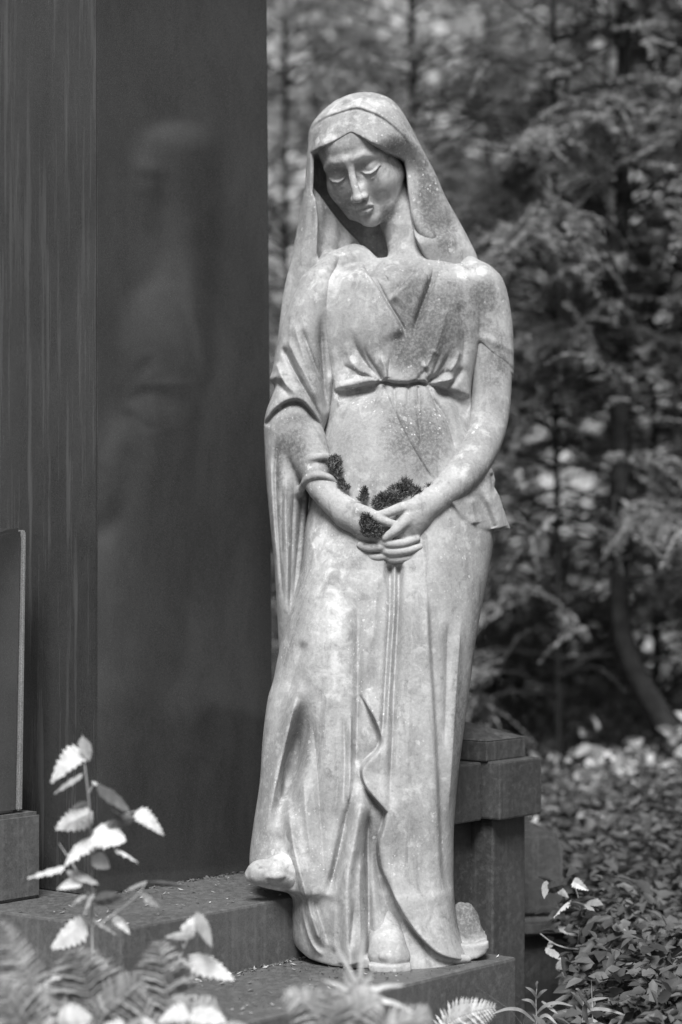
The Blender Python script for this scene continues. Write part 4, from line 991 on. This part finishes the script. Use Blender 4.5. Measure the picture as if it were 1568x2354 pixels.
def sprays(base, dirs, length, n=15, ll=.022):
    """feathery drooping conifer sprays: needles in pairs along a bent twig"""
    m = len(base); t = np.linspace(.05, 1, n)[None, :, None]
    p = base[:, None]+dirs[:, None]*length[:, None, None]*t+np.array((0, 0, -1.))*(length[:, None, None]*.38*t*t)
    sd = unit(np.cross(dirs, RG.normal(0, .35, (m, 3))+np.array((0, 0, 1.))))[:, None]
    out = []
    for sg in (-1, 1):
        d = unit((dirs[:, None]*.55+sd*sg*.85+np.array((0, 0, -.25))+RG.normal(0, .16, (m, n, 3))).reshape(-1, 3))
        L = (ll*(1.15-.6*t[..., 0])*RG.uniform(.7, 1.3, (m, n))).ravel()
        out.append(leafcloud(p.reshape(-1, 3), d, L*1.5, L*.26, unit(RG.normal(0, .4, (m*n, 3))+np.array((0, -.4, 1)))))
    V = np.concatenate([o[0] for o in out]); Fc = np.concatenate([out[0][1], out[1][1]+len(out[0][0])])
    return V, Fc
def conifer(label, trunk, rad, n_br, reach, gaps=(), ns=13, ll=.019, zmin=.5, zmax=3.0, extra=()):
    """trunk: 3-D points; limbs with drooping sprays all round; gaps: (point, radius) kept open"""
    root = empty('conifer_tree', (trunk[0][0], trunk[0][1], 0)); tag(root, label, 'tree', 'conifers behind the statue')
    link('trunk', tube_mesh('trunk', trunk, rad, rad*.45, 8, 5), root, M_BARK)
    q = spl(trunk, 12); B, Dr, Ln = [], [], []
    limbs = []
    for _ in range(n_br):
        z = RG.uniform(zmin, zmax); i = int(np.argmin(np.abs(q[:, 2]-z))); p = q[i].copy(); p[2] = z
        th = RG.uniform(0, 6.283); d = np.array((math.cos(th), math.sin(th), RG.uniform(-.05, .45))); R = reach*RG.uniform(.4, 1.0)
        e = p+d*R*.55+np.array((0, 0, .02)); f = p+d*R+np.array((0, 0, -.22*R)); lp = spl([p, e, f], 8); limbs.append(lp)
        for _k in range(ns):
            t = RG.uniform(.15, 1); j = min(int(t*(len(lp)-1)), len(lp)-2); x = lp[j]+(lp[j+1]-lp[j])*RG.uniform()
            dd = np.array((math.cos(th), math.sin(th), -.15))*.6+RG.normal(0, .55, 3)*np.array((1, 1, .5))
            B.append(x); Dr.append(dd); Ln.append(RG.uniform(.10, .24))
    B, Dr, Ln = np.array(B), unit(np.array(Dr)), np.array(Ln)
    k = np.ones(len(B), bool)
    for c, r in gaps:                                        # openings one can see through to the pale bushes
        o = np.array((0, -D, EYE)); dr = np.array(c)-o; dr /= np.linalg.norm(dr)
        for f_ in (.35, .95):
            m_ = B+Dr*Ln[:, None]*f_-np.array((0, 0, .38))*(Ln*f_*f_)[:, None]-o; k &= np.linalg.norm(m_-(m_@dr)[:, None]*dr, axis=1) > r
    B, Dr, Ln = B[k], Dr[k], Ln[k]
    V, Fc = sprays(B, Dr, Ln, 17, ll); link('crown', mesh('crown', V, Fc), root, M_CONIFER)
    LV, LF = [], []
    for lp in limbs:
        me = lp[::3]; o = len(LV)
        for i, p in enumerate(me):
            r = .004*(1-i/len(me))+.0015
            LV += [p+np.array((r, 0, 0)), p+np.array((0, r, r)), p+np.array((-r, 0, 0)), p+np.array((0, -r, -r))]
            if i: b = o+(i-1)*4; LF += [(b+j, b+(j+1) % 4, b+4+(j+1) % 4, b+4+j) for j in range(4)]
    link('limbs', mesh('limbs', LV, LF), root, M_BARK)
    return root
def A3(u, v, Y): return np.array(at(u, v, Y))
def gap(u, v, Y, r): return (A3(u, v, Y), (r*1.15+14)/F*(D+Y))
G_ = [gap(1310, 1110, 2.6, 34), gap(1335, 1215, 2.6, 40), gap(1420, 1130, 2.6, 26), gap(1225, 635, 2.6, 30), gap(1030, 90, 2.6, 40), gap(1095, 65, 2.6, 26), gap(1050, 280, 2.6, 26), gap(1115, 345, 2.4, 24), gap(1500, 1540, 2.4, 70), gap(1540, 1680, 2.4, 80), gap(1440, 1350, 2.4, 26), gap(1330, 1360, 2.5, 30),
      gap(1280, 1600, 2.4, 60), gap(1190, 1560, 2.4, 50), gap(1390, 1620, 2.4, 60), gap(1150, 1450, 2.4, 34), gap(1240, 1440, 2.4, 26), gap(1490, 960, 2.6, 24), gap(650, 120, 2.6, 40), gap(660, 430, 2.6, 44), gap(640, 560, 2.6, 40)]
for k_ in np.linspace(0, 1, 7): G_.append(gap(1425+150*k_, 1480+250*k_, 2.1, 38))
for _ in range(75): G_.append(gap(random.uniform(640, 1560), random.uniform(0, 1450), 2.8, random.choice((4, 6, 8, 12, 20, 30))))
conifer('dark conifer with thin upright trunk just right of the statue', [A3(1292, 2300, 2.3), A3(1284, 1700, 2.3), A3(1281, 1200, 2.3), A3(1278, 800, 2.3), A3(1270, -500, 2.3)], .013, 125, .75, G_)
conifer('dark conifer with thin trunk near the right edge', [A3(1516, 2300, 2.9), A3(1508, 1500, 2.9), A3(1502, 1000, 2.9), A3(1490, -500, 2.9)], .014, 140, .8, G_)
conifer('leaning dark conifer whose trunk crosses the lower right', [A3(1780, 2120, 2.0), A3(1640, 1850, 2.05), A3(1530, 1665, 2.1), A3(1440, 1490, 2.15), A3(1425, 1300, 2.2), A3(1430, 700, 2.3), A3(1440, -400, 2.4)], .044, 120, .7, G_, zmin=.95)
conifer('feathery conifer behind the veiled head', [A3(960, 2300, 3.1), A3(965, 1300, 3.1), A3(950, 500, 3.1), A3(940, -600, 3.1)], .016, 140, .8, G_, zmin=.6)
conifer('conifer between the pillar and the veil', [A3(660, 2300, 3.6), A3(665, 1300, 3.6), A3(655, 300, 3.6), A3(660, -600, 3.6)], .016, 120, .8, G_, zmin=.6)
conifer('far dark conifer in the upper right background', [A3(1400, 2300, 4.2), A3(1405, 1300, 4.2), A3(1395, 300, 4.2), A3(1400, -700, 4.2)], .016, 170, 1.1, G_, zmin=.5, zmax=3.2)
conifer('far dark conifer right of the veil in the background', [A3(1130, 2300, 4.6), A3(1140, 1300, 4.6), A3(1125, 300, 4.6), A3(1120, -700, 4.6)], .016, 170, 1.1, G_, zmin=.5, zmax=3.2)
conifer('dark conifer boughs cut off by the right edge', [A3(1760, 2300, 2.6), A3(1765, 1000, 2.6), A3(1750, -500, 2.6)], .016, 120, .9, G_, zmin=.8)
M_UNDER = mat_leaf('undergrowth_leaves', .26, .6, .35, .5, 3.)
def shrub(label, c, r, n, size, mat, name='broadleaf_shrub', cat='shrub', group='pale shrubs behind the conifers', flat=.5):
    root = empty(name, (c[0], c[1], 0)); tag(root, label, cat, group)
    p = unit(RG.normal(0, 1, (n, 3)))*np.cbrt(RG.uniform(.12, 1, n))[:, None]
    lump = .75+.35*np.sin(p[:, 0]*5+p[:, 2]*4)*np.cos(p[:, 1]*4-p[:, 2]*3)
    p = p*lump[:, None]*np.array(r)+np.array(c); p[:, 2] = np.maximum(p[:, 2], .03)
    d = unit(RG.normal(0, .6, (n, 3))+np.array((0, -.35, -.35))+(p-np.array(c))/np.array(r)*.5)
    L = size*RG.uniform(.5, 1.35, n); V, Fc = leaves6(p, d, L, L*.3, unit(RG.normal(0, flat, (n, 3))+np.array((0, -.5, 1))))
    link('crown', mesh('crown', V, Fc), root, mat)
    for k in range(4):
        a = np.array((c[0]+RG.normal(0, .1), c[1], -.05)); e = np.array(c)+RG.normal(0, .4, 3)*np.array(r); link('stem', tube_mesh('stem', [a, (a+e)/2+RG.normal(0, .05, 3), e], .012, .004, 6, 4), root, M_BARK)
    return root
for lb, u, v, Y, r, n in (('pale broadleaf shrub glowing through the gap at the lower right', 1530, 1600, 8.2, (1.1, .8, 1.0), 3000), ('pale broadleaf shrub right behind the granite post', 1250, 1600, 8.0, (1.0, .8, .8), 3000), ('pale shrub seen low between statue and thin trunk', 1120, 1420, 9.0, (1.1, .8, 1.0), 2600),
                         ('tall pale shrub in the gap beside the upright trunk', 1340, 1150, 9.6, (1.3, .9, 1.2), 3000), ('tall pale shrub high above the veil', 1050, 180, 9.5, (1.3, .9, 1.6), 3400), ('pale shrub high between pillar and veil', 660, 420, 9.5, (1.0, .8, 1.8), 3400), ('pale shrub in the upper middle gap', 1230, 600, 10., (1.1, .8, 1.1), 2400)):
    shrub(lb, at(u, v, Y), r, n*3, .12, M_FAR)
for lb, u, v, Y, r, n in (('mid-grey leafy bush at the right edge beside the low block', 1500, 1860, 1.9, (.42, .4, .24), 1700), ('leafy bush lower down beyond the low block', 1380, 1960, 1.5, (.34, .4, .26), 1300)):
    shrub(lb, at(u, v, Y), r, n, .05, M_BUSH, group='leafy bushes right of the post')
for lb, u, v, Y, r, n in (('fine-leaved dark undergrowth bush low behind the statue skirt', 1150, 1560, 3.4, (.34, .3, .3), 2600), ('fine-leaved undergrowth bush below the leaning trunk', 1420, 1640, 3.2, (.36, .3, .26), 2600), ('fine-leaved undergrowth bush between the thin trunks', 1310, 1450, 3.9, (.4, .3, .3), 2600)):
    shrub(lb, at(u, v, Y), r, n, .035, M_UNDER, group='undergrowth bushes')
# far hedge, one closed mass of leaves
n = 26000; p = np.stack([RG.uniform(-6, 8, n), RG.uniform(11, 14, n), RG.uniform(0, 6.5, n)], 1)
V, Fc = leafcloud(p, unit(RG.normal(0, 1, (n, 3))+np.array((0, -.4, -.3))), RG.uniform(.16, .3, n), RG.uniform(.05, .09, n), unit(RG.normal(0, .6, (n, 3))+np.array((0, -.6, .8))))
tag(link('distant_wood', mesh('distant_wood', V, Fc), None, mat_leaf('distant_leaves', .34, .5, .3, .6, .6)), 'distant wood closing the background behind the trees', 'wood', None, 'stuff')
# ground cover
n = 52000; x = np.where(RG.uniform(0, 1, n) < .62, RG.uniform(.25, 2.0, n), RG.uniform(-1.5, 4.5, n)); y = np.where(RG.uniform(0, 1, n) < .6, RG.uniform(-.75, 2.0, n), RG.uniform(-1.0, 6.0, n)); ee = (x-P0.x)*NA.x+(y-P0.y)*NA.y; tt = (x-P0.x)*TA.x+(y-P0.y)*TA.y; k = ~((tt < .10) & (ee < .68)) & ~((x < .46) & (y > -.25) & (y < .75)) & ~((x < .58) & (y > .3) & (y < .75)) & ~((tt < .16) & (ee < 0)) & ~((x < -.2) & (y < .2)); x, y = x[k], y[k]; n = len(x)
z = RG.uniform(0, 1, n)**1.4*np.clip(.05+.10*(y+.8), .04, .30)+.02+.10*np.sin(x*5)*np.sin(y*4)+.10
V, Fc = leaves6(np.stack([x, y, np.maximum(z, .01)], 1), unit(RG.normal(0, .8, (n, 3))*np.array((1, 1, .45))+np.array((0, -.35, -.05))), RG.uniform(.02, .062, n), RG.uniform(.006, .019, n), unit(RG.normal(0, .35, (n, 3))+np.array((0, -.3, 1))))
tag(link('ground_cover', mesh('ground_cover', V, Fc), None, M_HERB), 'low mid-grey leafy ground cover right of the monument', 'ground cover', None, 'stuff')

# thin grass blades rising through the ground cover
def blades():
    V, Fc = [], []
    for _ in range(900):
        x = random.uniform(.3, 1.6); y = random.uniform(-.6, 2.5)
        ee = (x-P0.x)*NA.x+(y-P0.y)*NA.y; tt = (x-P0.x)*TA.x+(y-P0.y)*TA.y
        if (tt < .12 and ee < .7) or (x < .6 and -.25 < y < .8) or x > .62+.22*(y+1.2): continue
        h = random.uniform(.08, .30); a = random.random()*6.28; b = np.array((math.cos(a), math.sin(a), 0)); p = np.array((x, y, 0.)); s = np.array((-b[1], b[0], 0))*.0022; k = len(V)
        for t in (0, .4, .75, 1):
            c = p+np.array((0, 0, h*t*(1-.25*t)))+b*h*.5*t*t; V += [c-s*(1.05-t), c+s*(1.05-t)]
        Fc += [(k, k+1, k+3, k+2), (k+2, k+3, k+5, k+4), (k+4, k+5, k+7, k+6)]
    return mesh('grass', V, Fc)
tag(link('grass', blades(), None, M_FERN), 'scattered thin grass blades standing in the ground cover', 'grass', None, 'stuff')
